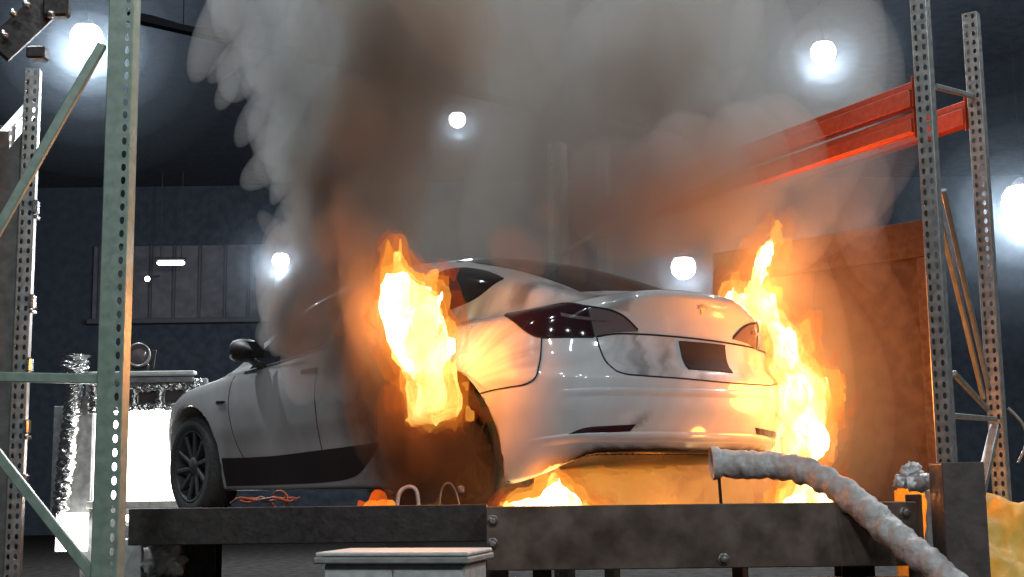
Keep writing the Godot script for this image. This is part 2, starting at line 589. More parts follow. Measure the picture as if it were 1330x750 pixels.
func rack_left():
	var t := thing("rack_upright", "pale green perforated rack upright with braces at the left foreground", "rack")
	add_post(t, Vector3(-1.482, 0, -5.0), 5.1, -0.06, 0.098, 0.075, [0.028], "rack_green")
	add_post(t, Vector3(-2.42, 0, -4.93), 5.1, -0.06, 0.098, 0.075, [0.028], "rack_green")
	put("horizontal_brace", rod(Vector3(-2.40, 2.0, -4.955), Vector3(-1.53, 1.974, -4.995), 0.03, 0.036), "rack_green", t)
	put("diagonal_brace", rod(Vector3(-2.40, 1.465, -4.94), Vector3(-2.38, 1.44, -4.94), 0.03, 0.03), "rack_green", t)
	put("diagonal_brace", rod(Vector3(-2.36, 1.56, -4.94), Vector3(-2.36, 2.0, -4.94), 0.03, 0.03), "rack_green", t)
	put("diagonal_brace", rod(Vector3(-1.56, 3.26, -4.99), Vector3(-2.36, 1.64 + 0.02, -4.945), 0.028, 0.036), "rack_green", t)
	put("diagonal_brace", rod(Vector3(-2.36, 2.28, -4.95), Vector3(-1.53, 1.262, -4.99), 0.028, 0.036), "rack_green", t)
	var b := thing("rack_upright", "narrow grey rack upright with bright brackets behind the left frame", "rack")
	add_post(b, Vector3(-2.555, 0, -7.0), 3.85, 0.15, 0.078, 0.07, [-0.018, 0.018], "rack_steel")
	for y in [3.05, 2.55, 2.22, 1.9, 1.62]:
		put("bracket", boxed(Vector3(-2.50, y, -6.965), Vector3(0.03, 0.075, 0.05), 0.008), "foil", b)
		put("bracket", boxed(Vector3(-2.492, y - 0.055, -6.96), Vector3(0.022, 0.02, 0.06), 0.005), "foil", b)
	put("arm", rod(Vector3(-2.60, 3.36, -6.75), Vector3(-2.745, 3.74, -7.5), 0.05, 0.09), "rack_steel", b)
	put("cap_block", boxed(Vector3(-2.535, 3.9, -7.0), Vector3(0.1, 0.07, 0.09), 0.01), "dark_steel", b)
	var w := thing("wall_panel", "plain grey board leaning behind the narrow left upright", "panel")
	put("board", boxed(Vector3(-2.95, 2.0, -7.35), Vector3(0.52, 3.2, 0.03), 0.004), "grey_panel", w)
	put("edge_strip", boxed(Vector3(-2.70, 2.0, -7.32), Vector3(0.03, 3.2, 0.03), 0.004), "rack_steel", w)
	# dark gear at the top left corner
	var g := thing("hoist_bracket", "dark steel hoist bracket with bright bolts in the top left corner", "bracket")
	put("plate", rod(Vector3(-2.36, 3.58, -6.0), Vector3(-2.15, 3.86, -6.1), 0.05, 0.13), "dark_steel", g)
	put("plate", boxed(Vector3(-2.11, 3.80, -6.05), Vector3(0.12, 0.09, 0.06), 0.012), "dark_steel", g)
	for p in [Vector3(-2.27, 3.74, -5.94), Vector3(-2.31, 3.64, -5.94), Vector3(-2.12, 3.76, -6.0), Vector3(-2.22, 3.79, -5.96)]:
		var bm := MB.new()
		bm.lathe(Transform3D(Basis(Vector3.RIGHT, PI / 2), p), [Vector2(0.018, -0.02), Vector2(0.018, 0.008), Vector2(0.01, 0.014), Vector2(0, 0.014)], 6)
		put("bolt", bm, "foil", g)
	put("hanger", rod(Vector3(-2.2, 3.85, -6.1), Vector3(-2.2, 13.98, -6.1), 0.04, 0.04), "dark_steel", g)


func rack_right():
	var A := Vector3(2.0, 0, -6.3)
	var B := Vector3(2.60, 0, -7.3)
	var t := thing("rack_upright", "tall grey perforated rack upright pair with thin braces at the right", "rack")
	add_post(t, A, 4.45, -0.60, 0.078, 0.07, [-0.018, 0.018], "rack_steel")
	add_post(t, B, 4.17, -0.60, 0.082, 0.07, [-0.018, 0.018], "rack_steel")
	var k := [[Vector3(2.06, 3.455, -6.33), Vector3(2.57, 3.68, -7.27)], [Vector3(2.06, 1.867, -6.36), Vector3(2.57, 1.89, -7.24)],
		[Vector3(2.08, 2.95, -6.36), Vector3(2.53, 2.06, -7.2)], [Vector3(2.05, 2.88, -6.38), Vector3(2.50, 2.0, -7.2)],
		[Vector3(2.09, 2.07, -6.4), Vector3(2.52, 1.94, -7.2)], [Vector3(2.22, 1.51, -6.52), Vector3(2.55, 1.84, -7.2)]]
	for i in k.size():
		put("brace", rod(k[i][0], k[i][1], 0.024 if i != 5 else 0.045, 0.026 if i != 5 else 0.05), "rack_steel", t)
	var hose := MB.new()
	hose.tube(spline([Vector3(2.65, 1.95, -7.26), Vector3(2.72, 1.86, -7.25), Vector3(2.73, 1.76, -7.25), Vector3(2.68, 1.66, -7.25)], 14), 0.008, 6)
	put("cable_loop", hose, "rack_steel", t)
	# far upright in the smoke
	var F := Vector3(0.63, 0, -9.0)
	var f := thing("rack_upright", "dim far rack upright standing in the smoke above the car roof", "rack")
	add_post(f, F, 3.9, -0.60, 0.078, 0.07, [-0.018, 0.018], "rack_steel")
	add_post(f, Vector3(0.33, 0, -9.3), 4.0, -0.60, 0.11, 0.09, [-0.018, 0.018], "rack_steel")
	put("brace", rod(F + Vector3(0, 3.3, 0), Vector3(0.33, 3.15, -9.3), 0.03, 0.03), "rack_steel", f)
	# orange beams
	var b1 := thing("rack_beam", "upper orange step beam fixed to the front right post", "beam")
	step_beam(b1, Vector3(1.975, 3.425, -6.36), Vector3(0.63, 3.425, -8.96), 0.13)
	var b2 := thing("rack_beam", "lower orange step beam just beneath the upper one", "beam")
	step_beam(b2, Vector3(1.975, 3.285, -6.36), Vector3(0.63, 3.285, -8.96), 0.105)
	var b3 := thing("rack_beam", "orange beam fixed to the rear right post", "beam")
	step_beam(b3, Vector3(2.565, 3.60, -7.34), Vector3(1.5, 3.60, -9.5), 0.15)


func step_beam(t: Node3D, a: Vector3, b: Vector3, h: float):
	var m := MB.new()
	m.bar(a, b, 0.045, h, Vector3.UP, 0.006)
	put("beam_body", m, "beam_orange", t)
	var s := MB.new()
	var d := (b - a).normalized()
	var x := Vector3.UP.cross(d).normalized()
	s.bar(a + x * 0.034 - Vector3(0, h * 0.16, 0), b + x * 0.034 - Vector3(0, h * 0.16, 0), 0.024, h * 0.66, Vector3.UP, 0.004)
	put("ledge", s, "beam_orange", t)
	for e in [a, b]:
		put("end_plate", boxed(e, Vector3(0.055, h + 0.05, 0.006), 0.002, atan2(d.x, d.z)), "beam_orange", t)


func board_wall():
	var t := thing("board_wall", "tall brown board partition lit orange by the right flame", "partition", Vector3(2.30, 0, -7.16), -PI * 0.25)
	# local +x runs back-left along the boards
	var yaw := 0.0
	for i in 2:
		put("board", boxed(Vector3(-0.42 - i * 0.72, 2.0, 0), Vector3(0.714, 1.62, 0.03), 0.004), "board", t)
	put("top_rail", boxed(Vector3(-0.75, 2.87, 0.026), Vector3(1.45, 0.20, 0.02), 0.004), "board_frame", t)
	put("stile", boxed(Vector3(-0.075, 2.0, 0.026), Vector3(0.09, 1.535, 0.02), 0.004), "board_frame", t)
	put("leg", boxed(Vector3(-0.1, 0.6, -0.03), Vector3(0.08, 1.2, 0.06), 0.004), "board_frame", t)
	put("leg", boxed(Vector3(-1.4, 0.6, -0.03), Vector3(0.08, 1.2, 0.06), 0.004), "board_frame", t)


func light_booth():
	var t := thing("light_booth", "foil wrapped frame holding a blinding white light panel left of the car", "light booth")
	var foil_wrap := func(p: Vector3, _i, _a): return 1.0 + 0.55 * fine.get_noise_3d(p.x * 26.0, p.y * 22.0, p.z * 26.0) + 0.4 * noise.get_noise_3d(p.x * 60.0, p.y * 55.0, p.z * 60.0)
	var wrap := func(a: Vector3, b: Vector3, r: float, n: int) -> MB:
		var m := MB.new()
		var path := []
		for i in n:
			path.append(a.lerp(b, i / float(n - 1)))
		m.tube(path, r, 18, true, foil_wrap)
		return m
	put("foil_post", wrap.call(Vector3(-3.64, 1.3, -10.95), Vector3(-3.56, 2.57, -11.0), 0.062, 110), "foil", t)
	put("foil_cap", wrap.call(Vector3(-3.565, 2.50, -10.95), Vector3(-3.555, 2.68, -10.95), 0.10, 20), "foil", t)
	put("foil_post", wrap.call(Vector3(-3.40, 2.2, -10.98), Vector3(-3.40, 2.50, -10.98), 0.05, 30), "foil", t)
	put("foil_post", wrap.call(Vector3(-2.62, 1.5, -11.02), Vector3(-2.60, 2.48, -11.02), 0.05, 80), "foil", t)
	put("top_rail", boxed(Vector3(-3.02, 2.525, -11.0), Vector3(0.86, 0.03, 0.12), 0.006), "cabinet_white", t)
	put("top_rail", boxed(Vector3(-3.0, 2.47, -11.0), Vector3(0.8, 0.04, 0.08), 0.006), "booth_panel", t)
	put("foil_band", wrap.call(Vector3(-3.38, 2.40, -11.0), Vector3(-2.60, 2.42, -11.0), 0.035, 70), "foil", t)
	put("foil_band", wrap.call(Vector3(-3.38, 2.245, -11.0), Vector3(-2.60, 2.255, -11.0), 0.035, 70), "foil", t)
	for i in 4:
		put("foil_strip", wrap.call(Vector3(-3.30 + i * 0.215, 2.25, -10.99), Vector3(-3.30 + i * 0.215, 2.41, -10.99), 0.028, 16), "foil", t)
	for i in 3:
		put("dark_window", boxed(Vector3(-3.19 + i * 0.215, 2.33, -11.02), Vector3(0.16, 0.13, 0.02), 0.004), "black_trim", t)
	put("side_rail", boxed(Vector3(-2.42, 2.41, -11.1), Vector3(0.36, 0.03, 0.05), 0.005), "foil", t)
	put("side_panel", boxed(Vector3(-3.53, 1.85, -11.06), Vector3(0.20, 1.0, 0.03), 0.004), "booth_panel", t)
	put("side_panel", boxed(Vector3(-3.72, 1.8, -11.12), Vector3(0.10, 0.95, 0.03), 0.004), "booth_panel", t)
	put("light_panel", boxed(Vector3(-2.98, 1.85, -11.05), Vector3(0.86, 0.70, 0.03), 0.004), "panel_glow", t)
	put("light_panel", boxed(Vector3(-3.52, 1.26, -10.9), Vector3(0.25, 0.30, 0.03), 0.004), "panel_glow", t)
	put("base_ledge", boxed(Vector3(-2.98, 1.47, -11.0), Vector3(0.9, 0.06, 0.12), 0.006), "cabinet_white", t)
	put("back_frame", boxed(Vector3(-3.02, 1.25, -11.14), Vector3(1.0, 2.48, 0.05), 0.006), "booth_panel", t)
	for p in [[Vector3(-2.98, 1.85, -11.02), Vector2(0.86, 0.70), 5.0], [Vector3(-3.52, 1.26, -10.87), Vector2(0.25, 0.30), 1.0]]:
		var l := AreaLight3D.new()
		l.name = numbered("panel_light", t)
		l.position = p[0]
		l.rotation.y = PI       # area lights shine along -z; turned to face the hall
		l.area_size = p[1]
		l.light_energy = p[2]
		l.light_color = Color(1, 0.98, 0.93)
		l.area_range = 60.0
		l.shadow_enabled = true
		t.add_child(l, true)
	var w := thing("work_lamp", "unlit round work lamp on top of the foil wrapped frame", "lamp", Vector3(-3.05, 2.55, -11.0))
	var h := MB.new()
	h.lathe(Transform3D(Basis(Vector3.RIGHT, PI / 2 - 0.1), Vector3(0, 0.12, 0)), [Vector2(0, -0.12), Vector2(0.05, -0.11), Vector2(0.085, -0.03), Vector2(0.10, 0.03), Vector2(0.10, 0.05), Vector2(0.085, 0.05), Vector2(0.08, 0.03)], 20)
	put("housing", h, "rack_steel", w)
	var le := MB.new()
	le.lathe(Transform3D(Basis(Vector3.RIGHT, PI / 2 - 0.1), Vector3(0, 0.12, 0)), [Vector2(0.082, 0.034), Vector2(0.05, 0.044), Vector2(0, 0.048)], 20)
	put("lens", le, "lamp_clear", w)
	put("bracket", boxed(Vector3(0, 0.03, -0.03), Vector3(0.14, 0.05, 0.05), 0.01), "dark_steel", w)
	put("bracket", rod(Vector3(-0.09, 0.02, -0.05), Vector3(-0.11, 0.17, -0.05), 0.02, 0.03), "dark_steel", w)
	put("bracket", rod(Vector3(0.09, 0.02, -0.05), Vector3(0.11, 0.17, -0.05), 0.02, 0.03), "dark_steel", w)


# ---------------------------------------------------------------- the car's shape
var T := {}


func tab(xs: Array, ys: Array) -> Array:
	# monotone cubic table: [x0, 1/step, values]
	var n := xs.size()
	var d := []
	for i in n - 1:
		d.append((ys[i + 1] - ys[i]) / (xs[i + 1] - xs[i]))
	var m := []
	for i in n:
		if i == 0: m.append(d[0])
		elif i == n - 1: m.append(d[n - 2])
		elif d[i - 1] * d[i] <= 0.0: m.append(0.0)
		else:
			var w1: float = 2.0 * (xs[i + 1] - xs[i]) + xs[i] - xs[i - 1]
			var w2: float = xs[i + 1] - xs[i] + 2.0 * (xs[i] - xs[i - 1])
			m.append((w1 + w2) / (w1 / d[i - 1] + w2 / d[i]))
	var out := PackedFloat64Array()
	var k := 0
	for q in 256:
		var x: float = lerpf(xs[0], xs[n - 1], q / 255.0)
		while k < n - 2 and x > xs[k + 1]:
			k += 1
		var h: float = xs[k + 1] - xs[k]
		var s: float = (x - xs[k]) / h
		out.append((1 + 2 * s) * (1 - s) * (1 - s) * ys[k] + s * (1 - s) * (1 - s) * h * m[k] + s * s * (3 - 2 * s) * ys[k + 1] + s * s * (s - 1) * h * m[k + 1])
	return [float(xs[0]), 255.0 / (xs[n - 1] - xs[0]), out]


func ev(t: Array, x: float) -> float:
	var f: float = clampf((x - t[0]) * t[1], 0.0, 254.999)
	var i := int(f)
	var o: PackedFloat64Array = t[2]
	return o[i] + (o[i + 1] - o[i]) * (f - i)


func smax(a: float, b: float, k: float) -> float:
	var h := maxf(k - absf(a - b), 0.0) / k
	return maxf(a, b) + h * h * k * 0.25


func sst(a: float, b: float, x: float) -> float:
	var t := clampf((x - a) / (b - a), 0.0, 1.0)
	return t * t * (3.0 - 2.0 * t)


func car_tables():
	T.top = tab([-1.1, -0.85, -0.60, -0.3, 0, 0.5, 1.0, 1.4, 1.8, 2.2, 2.62], [0.90, 1.03, 1.15, 1.275, 1.372, 1.475, 1.507, 1.487, 1.395, 1.215, 0.98])
	T.deck = tab([-1.2, -1.0, -0.9, -0.7, -0.4, 0, 1.95, 2.62, 3.0, 3.4, 3.65, 3.8], [1.11, 1.115, 1.12, 1.11, 1.05, 1.0, 0.95, 0.97, 0.915, 0.83, 0.74, 0.66])
	T.edge = tab([-1.2, -0.9, -0.5, 0, 1, 1.95, 2.62, 3.0, 3.4, 3.7, 3.8], [0.95, 0.97, 1.0, 1.0, 0.975, 0.95, 0.90, 0.855, 0.76, 0.65, 0.60])
	T.wy = tab([0.1, 0.2, 0.32, 0.45, 0.58, 0.70, 0.82, 0.92, 1.0, 1.1], [0.80, 0.845, 0.875, 0.895, 0.915, 0.922, 0.912, 0.885, 0.85, 0.78])
	T.wz = tab([-1.1, -0.9, -0.6, -0.3, 0, 0.6, 1.5, 2.3, 2.875, 3.3, 3.6, 3.8], [0.90, 0.945, 0.975, 0.995, 1.0, 0.975, 0.97, 0.98, 0.99, 0.93, 0.82, 0.70])
	T.rear = tab([0.1, 0.2, 0.30, 0.45, 0.56, 0.66, 0.715, 0.745, 0.80, 0.90, 0.97, 1.05, 1.115, 1.2], [-0.70, -0.80, -0.89, -0.955, -0.975, -0.975, -0.955, -0.925, -0.90, -0.885, -0.895, -0.925, -0.955, -0.95])
	T.front = tab([0.1, 0.2, 0.35, 0.5, 0.62, 0.75, 0.9], [3.60, 3.66, 3.715, 3.72, 3.69, 3.58, 3.3])
	T.gw = tab([0.9, 1.0, 1.1, 1.2, 1.3, 1.4, 1.5], [0.86, 0.81, 0.755, 0.70, 0.635, 0.56, 0.47])
	T.gz = tab([-1, -0.7, -0.4, 0, 0.5, 1.2, 2, 2.7], [0.45, 0.60, 0.83, 0.95, 0.99, 1.0, 0.99, 0.97])


func body_sdf(p: Vector3) -> float:
	var a := absf(p.x)
	var Y := p.y
	var Z := p.z
	var side := a - ev(T.wy, Y) * ev(T.wz, Z)
	var t := minf(a / 0.80, 1.2)
	var dk := ev(T.deck, Z)
	dk += (ev(T.edge, Z) - dk) * pow(t, 2.4)
	var a2 := a * a
	var body := smax(side, (Y - dk) * 0.95, 0.07)
	if Z < 1.0:
		var rear := ev(T.rear, Y) + 0.20 * a2 + 0.12 * a2 * a2 - Z
		body = smax(body, rear * 0.9, 0.05 + 0.17 * sst(0.25, 0.8, a) * (1.0 - 0.55 * sst(0.85, 1.05, Y)))
	if Z > 1.5:
		body = smax(body, (Z - ev(T.front, Y) + 0.30 * a2) * 0.9, 0.2)
	if Y > 0.7 and Z > -1.0 and Z < 2.8:
		var g := smax((a - ev(T.gw, Y) * ev(T.gz, Z)) * 0.88, (Y - (ev(T.top, Z) - 0.07 * a2 / 0.3025)) * 0.85, 0.05)
		g = maxf(g, maxf(maxf(-0.80 - Z, Z - 2.6), 0.93 - Y))
		body = -smax(-body, -g, 0.045)
	if Y < 0.8:
		body = smax(body, 0.17 + 0.06 * sst(-0.3, -0.85, Z) + 0.09 * sst(0.80, 0.58, a) * sst(0.7, 0.4, Z) - Y, 0.03)
		for w in [[-0.02, 0.43], [2.875, 0.395]]:
			var dc: float = Vector2(Y - 0.335, Z - float(w[0])).length() - w[1]
			body = smax(body, -maxf(dc, 0.50 - a), 0.012)
	return body


func grad(f: Callable, p: Vector3, d: float, e := 0.002) -> Vector3:
	return Vector3(f.call(p + Vector3(e, 0, 0)) - d, f.call(p + Vector3(0, e, 0)) - d, f.call(p + Vector3(0, 0, e)) - d) / e


func nets(f: Callable, lo: Vector3, hi: Vector3, cell: float, slack := 0.1, newton := 1, ge := 0.003, normals := true) -> Array:
	# surface nets: returns [positions, normals, indices]
	var nb := 8
	var bl := cell * nb
	var cnt := Vector3i(((hi - lo) / bl).ceil())
	var vid := {}
	var P := PackedVector3Array()
	var edges := []
	var m := nb + 1
	var val := PackedFloat32Array()
	val.resize(m * m * m)
	var thr := bl * 0.87 + slack
	for bi in cnt.x:
		for bj in cnt.y:
			for bk in cnt.z:
				var o := lo + Vector3(bi, bj, bk) * bl
				if absf(f.call(o + Vector3.ONE * bl * 0.5)) > thr:
					continue
				var any_neg := false
				var any_pos := false
				for i in m:
					for j in m:
						for k in m:
							var d: float = f.call(o + Vector3(i, j, k) * cell)
							val[(i * m + j) * m + k] = d
							if d < 0.0: any_neg = true
							else: any_pos = true
				if not (any_neg and any_pos):
					continue
				for i in nb:
					for j in nb:
						for k in nb:
							var b0 := (i * m + j) * m + k
							var s0 := val[b0] < 0.0
							var c := [val[b0], val[b0 + 1], val[b0 + m], val[b0 + m + 1], val[b0 + m * m], val[b0 + m * m + 1], val[b0 + m * m + m], val[b0 + m * m + m + 1]]
							var neg := 0
							for x in c:
								if x < 0.0: neg += 1
							if neg == 0 or neg == 8:
								continue
							var sum := Vector3.ZERO
							var ne := 0
							for e in [[0, 1], [2, 3], [4, 5], [6, 7], [0, 2], [1, 3], [4, 6], [5, 7], [0, 4], [1, 5], [2, 6], [3, 7]]:
								var v0: float = c[e[0]]
								var v1: float = c[e[1]]
								if (v0 < 0.0) != (v1 < 0.0):
									var t := v0 / (v0 - v1)
									var p0 := Vector3(e[0] >> 2, (e[0] >> 1) & 1, e[0] & 1)
									var p1 := Vector3(e[1] >> 2, (e[1] >> 1) & 1, e[1] & 1)
									sum += p0.lerp(p1, t)
									ne += 1
							var g := Vector3i(bi * nb + i, bj * nb + j, bk * nb + k)
							vid[g] = P.size()
							P.append(o + (Vector3(i, j, k) + sum / ne) * cell)
							if (val[b0 + m * m] < 0.0) != s0: edges.append([g, 0, s0])
							if (val[b0 + m] < 0.0) != s0: edges.append([g, 1, s0])
							if (val[b0 + 1] < 0.0) != s0: edges.append([g, 2, s0])
	var N := PackedVector3Array()
	N.resize(P.size())
	for i in (P.size() if normals else 0):
		var p := P[i]
		for it in newton:
			var d: float = f.call(p)
			var g := grad(f, p, d, ge)
			var l := g.length()
			if l > 1e-5:
				p -= (g / l * (d / l)).limit_length(cell)
		P[i] = p
		N[i] = grad(f, p, f.call(p), ge).normalized()
	var I := PackedInt32Array()
	for e in edges:
		var g: Vector3i = e[0]
		var u := Vector3i.ZERO
		var w := Vector3i.ZERO
		u[(e[1] + 1) % 3] = 1
		w[(e[1] + 2) % 3] = 1
		var q := [g, g - u, g - u - w, g - w]
		var ids := []
		for x in q:
			if not vid.has(x):
				break
			ids.append(vid[x])
		if ids.size() < 4:
			continue
		if e[2]:   # inside at the start: the face looks along +axis
			I.append_array(PackedInt32Array([ids[0], ids[2], ids[1], ids[0], ids[3], ids[2]]))
		else:
			I.append_array(PackedInt32Array([ids[0], ids[1], ids[2], ids[0], ids[2], ids[3]]))
	return [P, N, I]


func soot(p: Vector3) -> float:
	# 0 clean .. 1 black: stains that the fire has left on the paint
	var s := 0.0
	var st := fine.get_noise_3d(p.x * 7.0 + p.y * 4.0, p.y * 1.6, p.z * 7.0)
	# flank round the rear wheel and up the door
	var r := Vector2(p.z - 0.25, p.y - 0.62).length()
	if p.x > 0.3:
		s = maxf(s, sst(0.95, 0.40, r) * (0.75 + 0.6 * st))
		# rear pillar and roof edge
		s = maxf(s, sst(0.40, 0.05, absf(p.z + 0.40 + 0.5 * (p.y - 1.10))) * sst(0.95, 1.1, p.y) * sst(-0.35, 0.5, st + 0.1) * 0.75)
	# smear across the left of the lid
	var w := absf(p.x - 0.46 + (p.y - 1.0) * 0.15) + 0.05 * st
	if p.z < -0.5 and p.y > 0.99:
		s = maxf(s, sst(0.09, 0.01, w) * 0.55)
	# streak above the left reflector
	if p.z < -0.7 and p.y > 0.44 and p.y < 0.56:
		var k := absf(p.x - 0.43 + (p.y - 0.44) * 1.1) + 0.03 * st
		s = maxf(s, sst(0.06, 0.0, k) * sst(0.56, 0.46, p.y) * 0.6)
	# faint film everywhere
	s = maxf(s, 0.15 + 0.10 * st)
	return clampf(s, 0.0, 0.93)


func sooty(p: Vector3) -> Color:
	return Color(1, 1, 1).lerp(Color(0.06, 0.05, 0.045), soot(p))


func land(p: Vector3) -> Array:
	# nearest point of the body and its normal
	for it in 10:
		var d := body_sdf(p)
		var g := grad(body_sdf, p, d)
		var l := maxf(g.length(), 0.2)
		p -= g / l * (d / l) * 0.8
		if absf(d) < 3e-5:
			break
	return [p, grad(body_sdf, p, body_sdf(p)).normalized()]


func patch(upper: Array, lower: Array, nu: int, nv: int, lift: float, col = null, round_edges := true) -> MB:
	# a skin between two curves, laid on the body and lifted off it
	var a := spline(upper, nu)
	var b := spline(lower, nu)
	var P := []
	var N := []
	var C := []
	for i in nu:
		var rp := []
		var rn := []
		var rc := []
		for j in nv:
			var h := land(b[i].lerp(a[i], j / float(nv - 1)))
			rp.append(h[0] + h[1] * lift); rn.append(h[1])
			if col != null:
				rc.append(col.call(h[0]))
		# edge folded back into the body
		rp.push_front(rp[0] - rn[0] * (lift + 0.004)); rn.push_front(rn[0])
		rp.append(rp[-1] - rn[-1] * (lift + 0.004)); rn.append(rn[-1])
		if col != null:
			rc.push_front(rc[0]); rc.append(rc[-1])
		P.append(rp); N.append(rn); C.append(rc)
	for e in [0, nu - 1]:
		var rp := []
		for j in nv + 2:
			rp.append(P[e if e == 0 else P.size() - 1][j] - N[e if e == 0 else N.size() - 1][j] * (lift + 0.004))
		if e == 0:
			P.push_front(rp); N.push_front(N[0]); C.push_front(C[0])
		else:
			P.append(rp); N.append(N[-1]); C.append(C[-1])
	var m := MB.new()
	m.grid(P, N, false, C if col != null else [])
	return m


func strip(line: Array, n: int, w: float, lift: float, axis: Vector3) -> MB:
	# a thin line laid on the body, w wide along axis
	var c := spline(line, n)
	var P := []
	var N := []
	for i in n:
		var h := land(c[i])
		var d: Vector3 = (c[mini(i + 1, n - 1)] - c[maxi(i - 1, 0)]).normalized()
		var s: Vector3 = h[1].cross(d).normalized() * w * 0.5
		var k: Vector3 = h[1] * lift
		P.append([h[0] - s - h[1] * 0.003, h[0] - s + k, h[0] + s + k, h[0] + s - h[1] * 0.003])
		N.append([h[1], h[1], h[1], h[1]])
	var m := MB.new()
	m.grid(P, N)
	return m


func mir(pts: Array) -> Array:
	return pts.map(func(p): return Vector3(-p.x, p.y, p.z))


func car():
	car_tables()
	var t := thing("burning_car", "white sedan with fire at both rear wheels and soot on its tail", "car", CAR, YAW + PI)
	# local axes: the node is turned so that +z is the car's front and +x its left side
	var half := nets(body_sdf, Vector3(-0.0115, 0.1, -1.12), Vector3(1.03, 1.6, 3.9), 0.023, 0.05, 1)
	var P: PackedVector3Array = half[0]
	var N: PackedVector3Array = half[1]
	var I: PackedInt32Array = half[2]
	for i in P.size():
		if absf(P[i].x) < 0.0116:
			P[i].x = 0.0
			N[i].x = 0.0
			N[i] = N[i].normalized()
	var n := P.size()
	var V := PackedVector3Array(P)
	var W := PackedVector3Array(N)
	var C := PackedColorArray()
	var under := func(c: Color, p: Vector3, q: Vector3) -> Color:   # bare dark plastic beneath the floor
		return c.lerp(Color(0.03, 0.028, 0.027), sst(-0.25, -0.6, q.y) * sst(0.82, 0.74, absf(p.x)) * sst(0.5, 0.42, p.y))
	for i in n:
		C.append(under.call(sooty(P[i]), P[i], N[i]))
	var J := PackedInt32Array(I)
	for i in n:
		V.append(Vector3(-P[i].x, P[i].y, P[i].z)); W.append(Vector3(-N[i].x, N[i].y, N[i].z))
		C.append(under.call(sooty(V[V.size() - 1]), P[i], N[i]))
	for i in range(0, I.size(), 3):
		J.append_array(PackedInt32Array([I[i] + n, I[i + 2] + n, I[i + 1] + n]))
	var body := MB.new()
	body.v = V; body.n = W; body.c = C; body.idx = J; body.colored = true
	put("car_body", body, "white_paint", t)

	# tail lights: outer lens on the fender, inner lens on the lid
	var up := [Vector3(0.800, 1.012, -0.42), Vector3(0.735, 1.028, -0.52), Vector3(0.675, 1.022, -0.68), Vector3(0.61, 1.012, -0.79)]
	var dn := [Vector3(0.815, 1.000, -0.43), Vector3(0.846, 0.945, -0.55), Vector3(0.81, 0.871, -0.655), Vector3(0.718, 0.864, -0.743), Vector3(0.580, 0.867, -0.807)]
	var up2 := [Vector3(0.603, 1.011, -0.79), Vector3(0.51, 1.0, -0.843), Vector3(0.423, 0.972, -0.856), Vector3(0.340, 0.912, -0.862)]
	var dn2 := [Vector3(0.574, 0.867, -0.807), Vector3(0.52, 0.885, -0.83), Vector3(0.459, 0.895, -0.838), Vector3(0.334, 0.904, -0.862)]
	for s in 2:
		var u: Array = up if s == 0 else mir(up)
		var d: Array = dn if s == 0 else mir(dn)
		var u2: Array = up2 if s == 0 else mir(up2)
		var d2: Array = dn2 if s == 0 else mir(dn2)
		var l := put("tail_light", patch(u, d, 26, 12, 0.006), "smoked_red", t)
		put("inner_lens", patch(u2, d2, 20, 10, 0.005), "lamp_clear", l)
		var mu := [u[2].lerp(d[3], 0.35), u2[0].lerp(d2[0], 0.35), u2[1].lerp(d2[1], 0.35)]
		var md := [u[2].lerp(d[3], 0.42), u2[0].lerp(d2[0], 0.45), u2[1].lerp(d2[1], 0.48)]
		put("light_bar", patch(mu, md, 16, 4, 0.009), "lamp_clear", l)
		put("lamp_seal", strip([u2[0], u2[0].lerp(d2[0], 0.5), d2[0]], 8, 0.008, 0.008, Vector3.RIGHT), "gap", l)
		put("lamp_seal", strip(u + u2, 30, 0.008, 0.0075, Vector3.RIGHT), "gap", l)
		put("lamp_seal", strip(d, 20, 0.007, 0.0075, Vector3.RIGHT), "gap", l)
	# lower trunk panel, streaked with soot
	var tp := [Vector3(0.561, 0.868, -0.813), Vector3(0.46, 0.886, -0.839), Vector3(0.285, 0.890, -0.869), Vector3(-0.018, 0.887, -0.886), Vector3(-0.321, 0.880, -0.865), Vector3(-0.604, 0.872, -0.798), Vector3(-0.70, 0.862, -0.75)]
	var tb := [Vector3(0.552, 0.80, -0.832), Vector3(0.535, 0.715, -0.88), Vector3(0.490, 0.688, -0.91), Vector3(0.276, 0.678, -0.957), Vector3(-0.198, 0.667, -0.967), Vector3(-0.569, 0.674, -0.897), Vector3(-0.70, 0.690, -0.83)]
	var streaks := func(p: Vector3) -> Color:
		var bend := p.x + (p.y - 0.78) * 0.35 + 0.06 * noise.get_noise_3d(p.x * 5.0, p.y * 9.0, 2.0)
		var k := fine.get_noise_3d(bend * 4.5, p.y * 1.6, 4.0) * 1.3 + fine.get_noise_3d(bend * 15.0, p.y * 3.5, 9.0) * 0.5
		var s := 0.22 + 0.35 * k + 0.45 * sst(0.07, 0.0, absf(bend - 0.36 + 0.04 * k)) + 0.25 * sst(0.05, 0.0, absf(bend - 0.23 + 0.05 * k)) * sst(0.85, 0.75, p.y) + 0.35 * sst(0.06, 0.0, absf(bend + 0.02)) * sst(0.78, 0.70, p.y)
		return Color(1, 1, 1).lerp(Color(0.07, 0.062, 0.058), clampf(s, 0.10, 0.8))
	put("trunk_panel", patch(tp, tb, 130, 24, 0.002, streaks), "sooty_paint", t, "soot streaked lower panel of the trunk lid")
	put("panel_gap", strip(tp, 60, 0.009, 0.0035, Vector3.RIGHT), "gap", t)
	put("panel_gap", strip([tp[0]] + tb, 60, 0.006, 0.0035, Vector3.RIGHT), "gap", t)
	# plate recess
	put("plate_panel", patch([Vector3(0.085, 0.868, -0.887), Vector3(-0.255, 0.868, -0.873)], [Vector3(0.085, 0.720, -0.948), Vector3(-0.235, 0.720, -0.945)], 12, 10, 0.010), "plate_black", t)
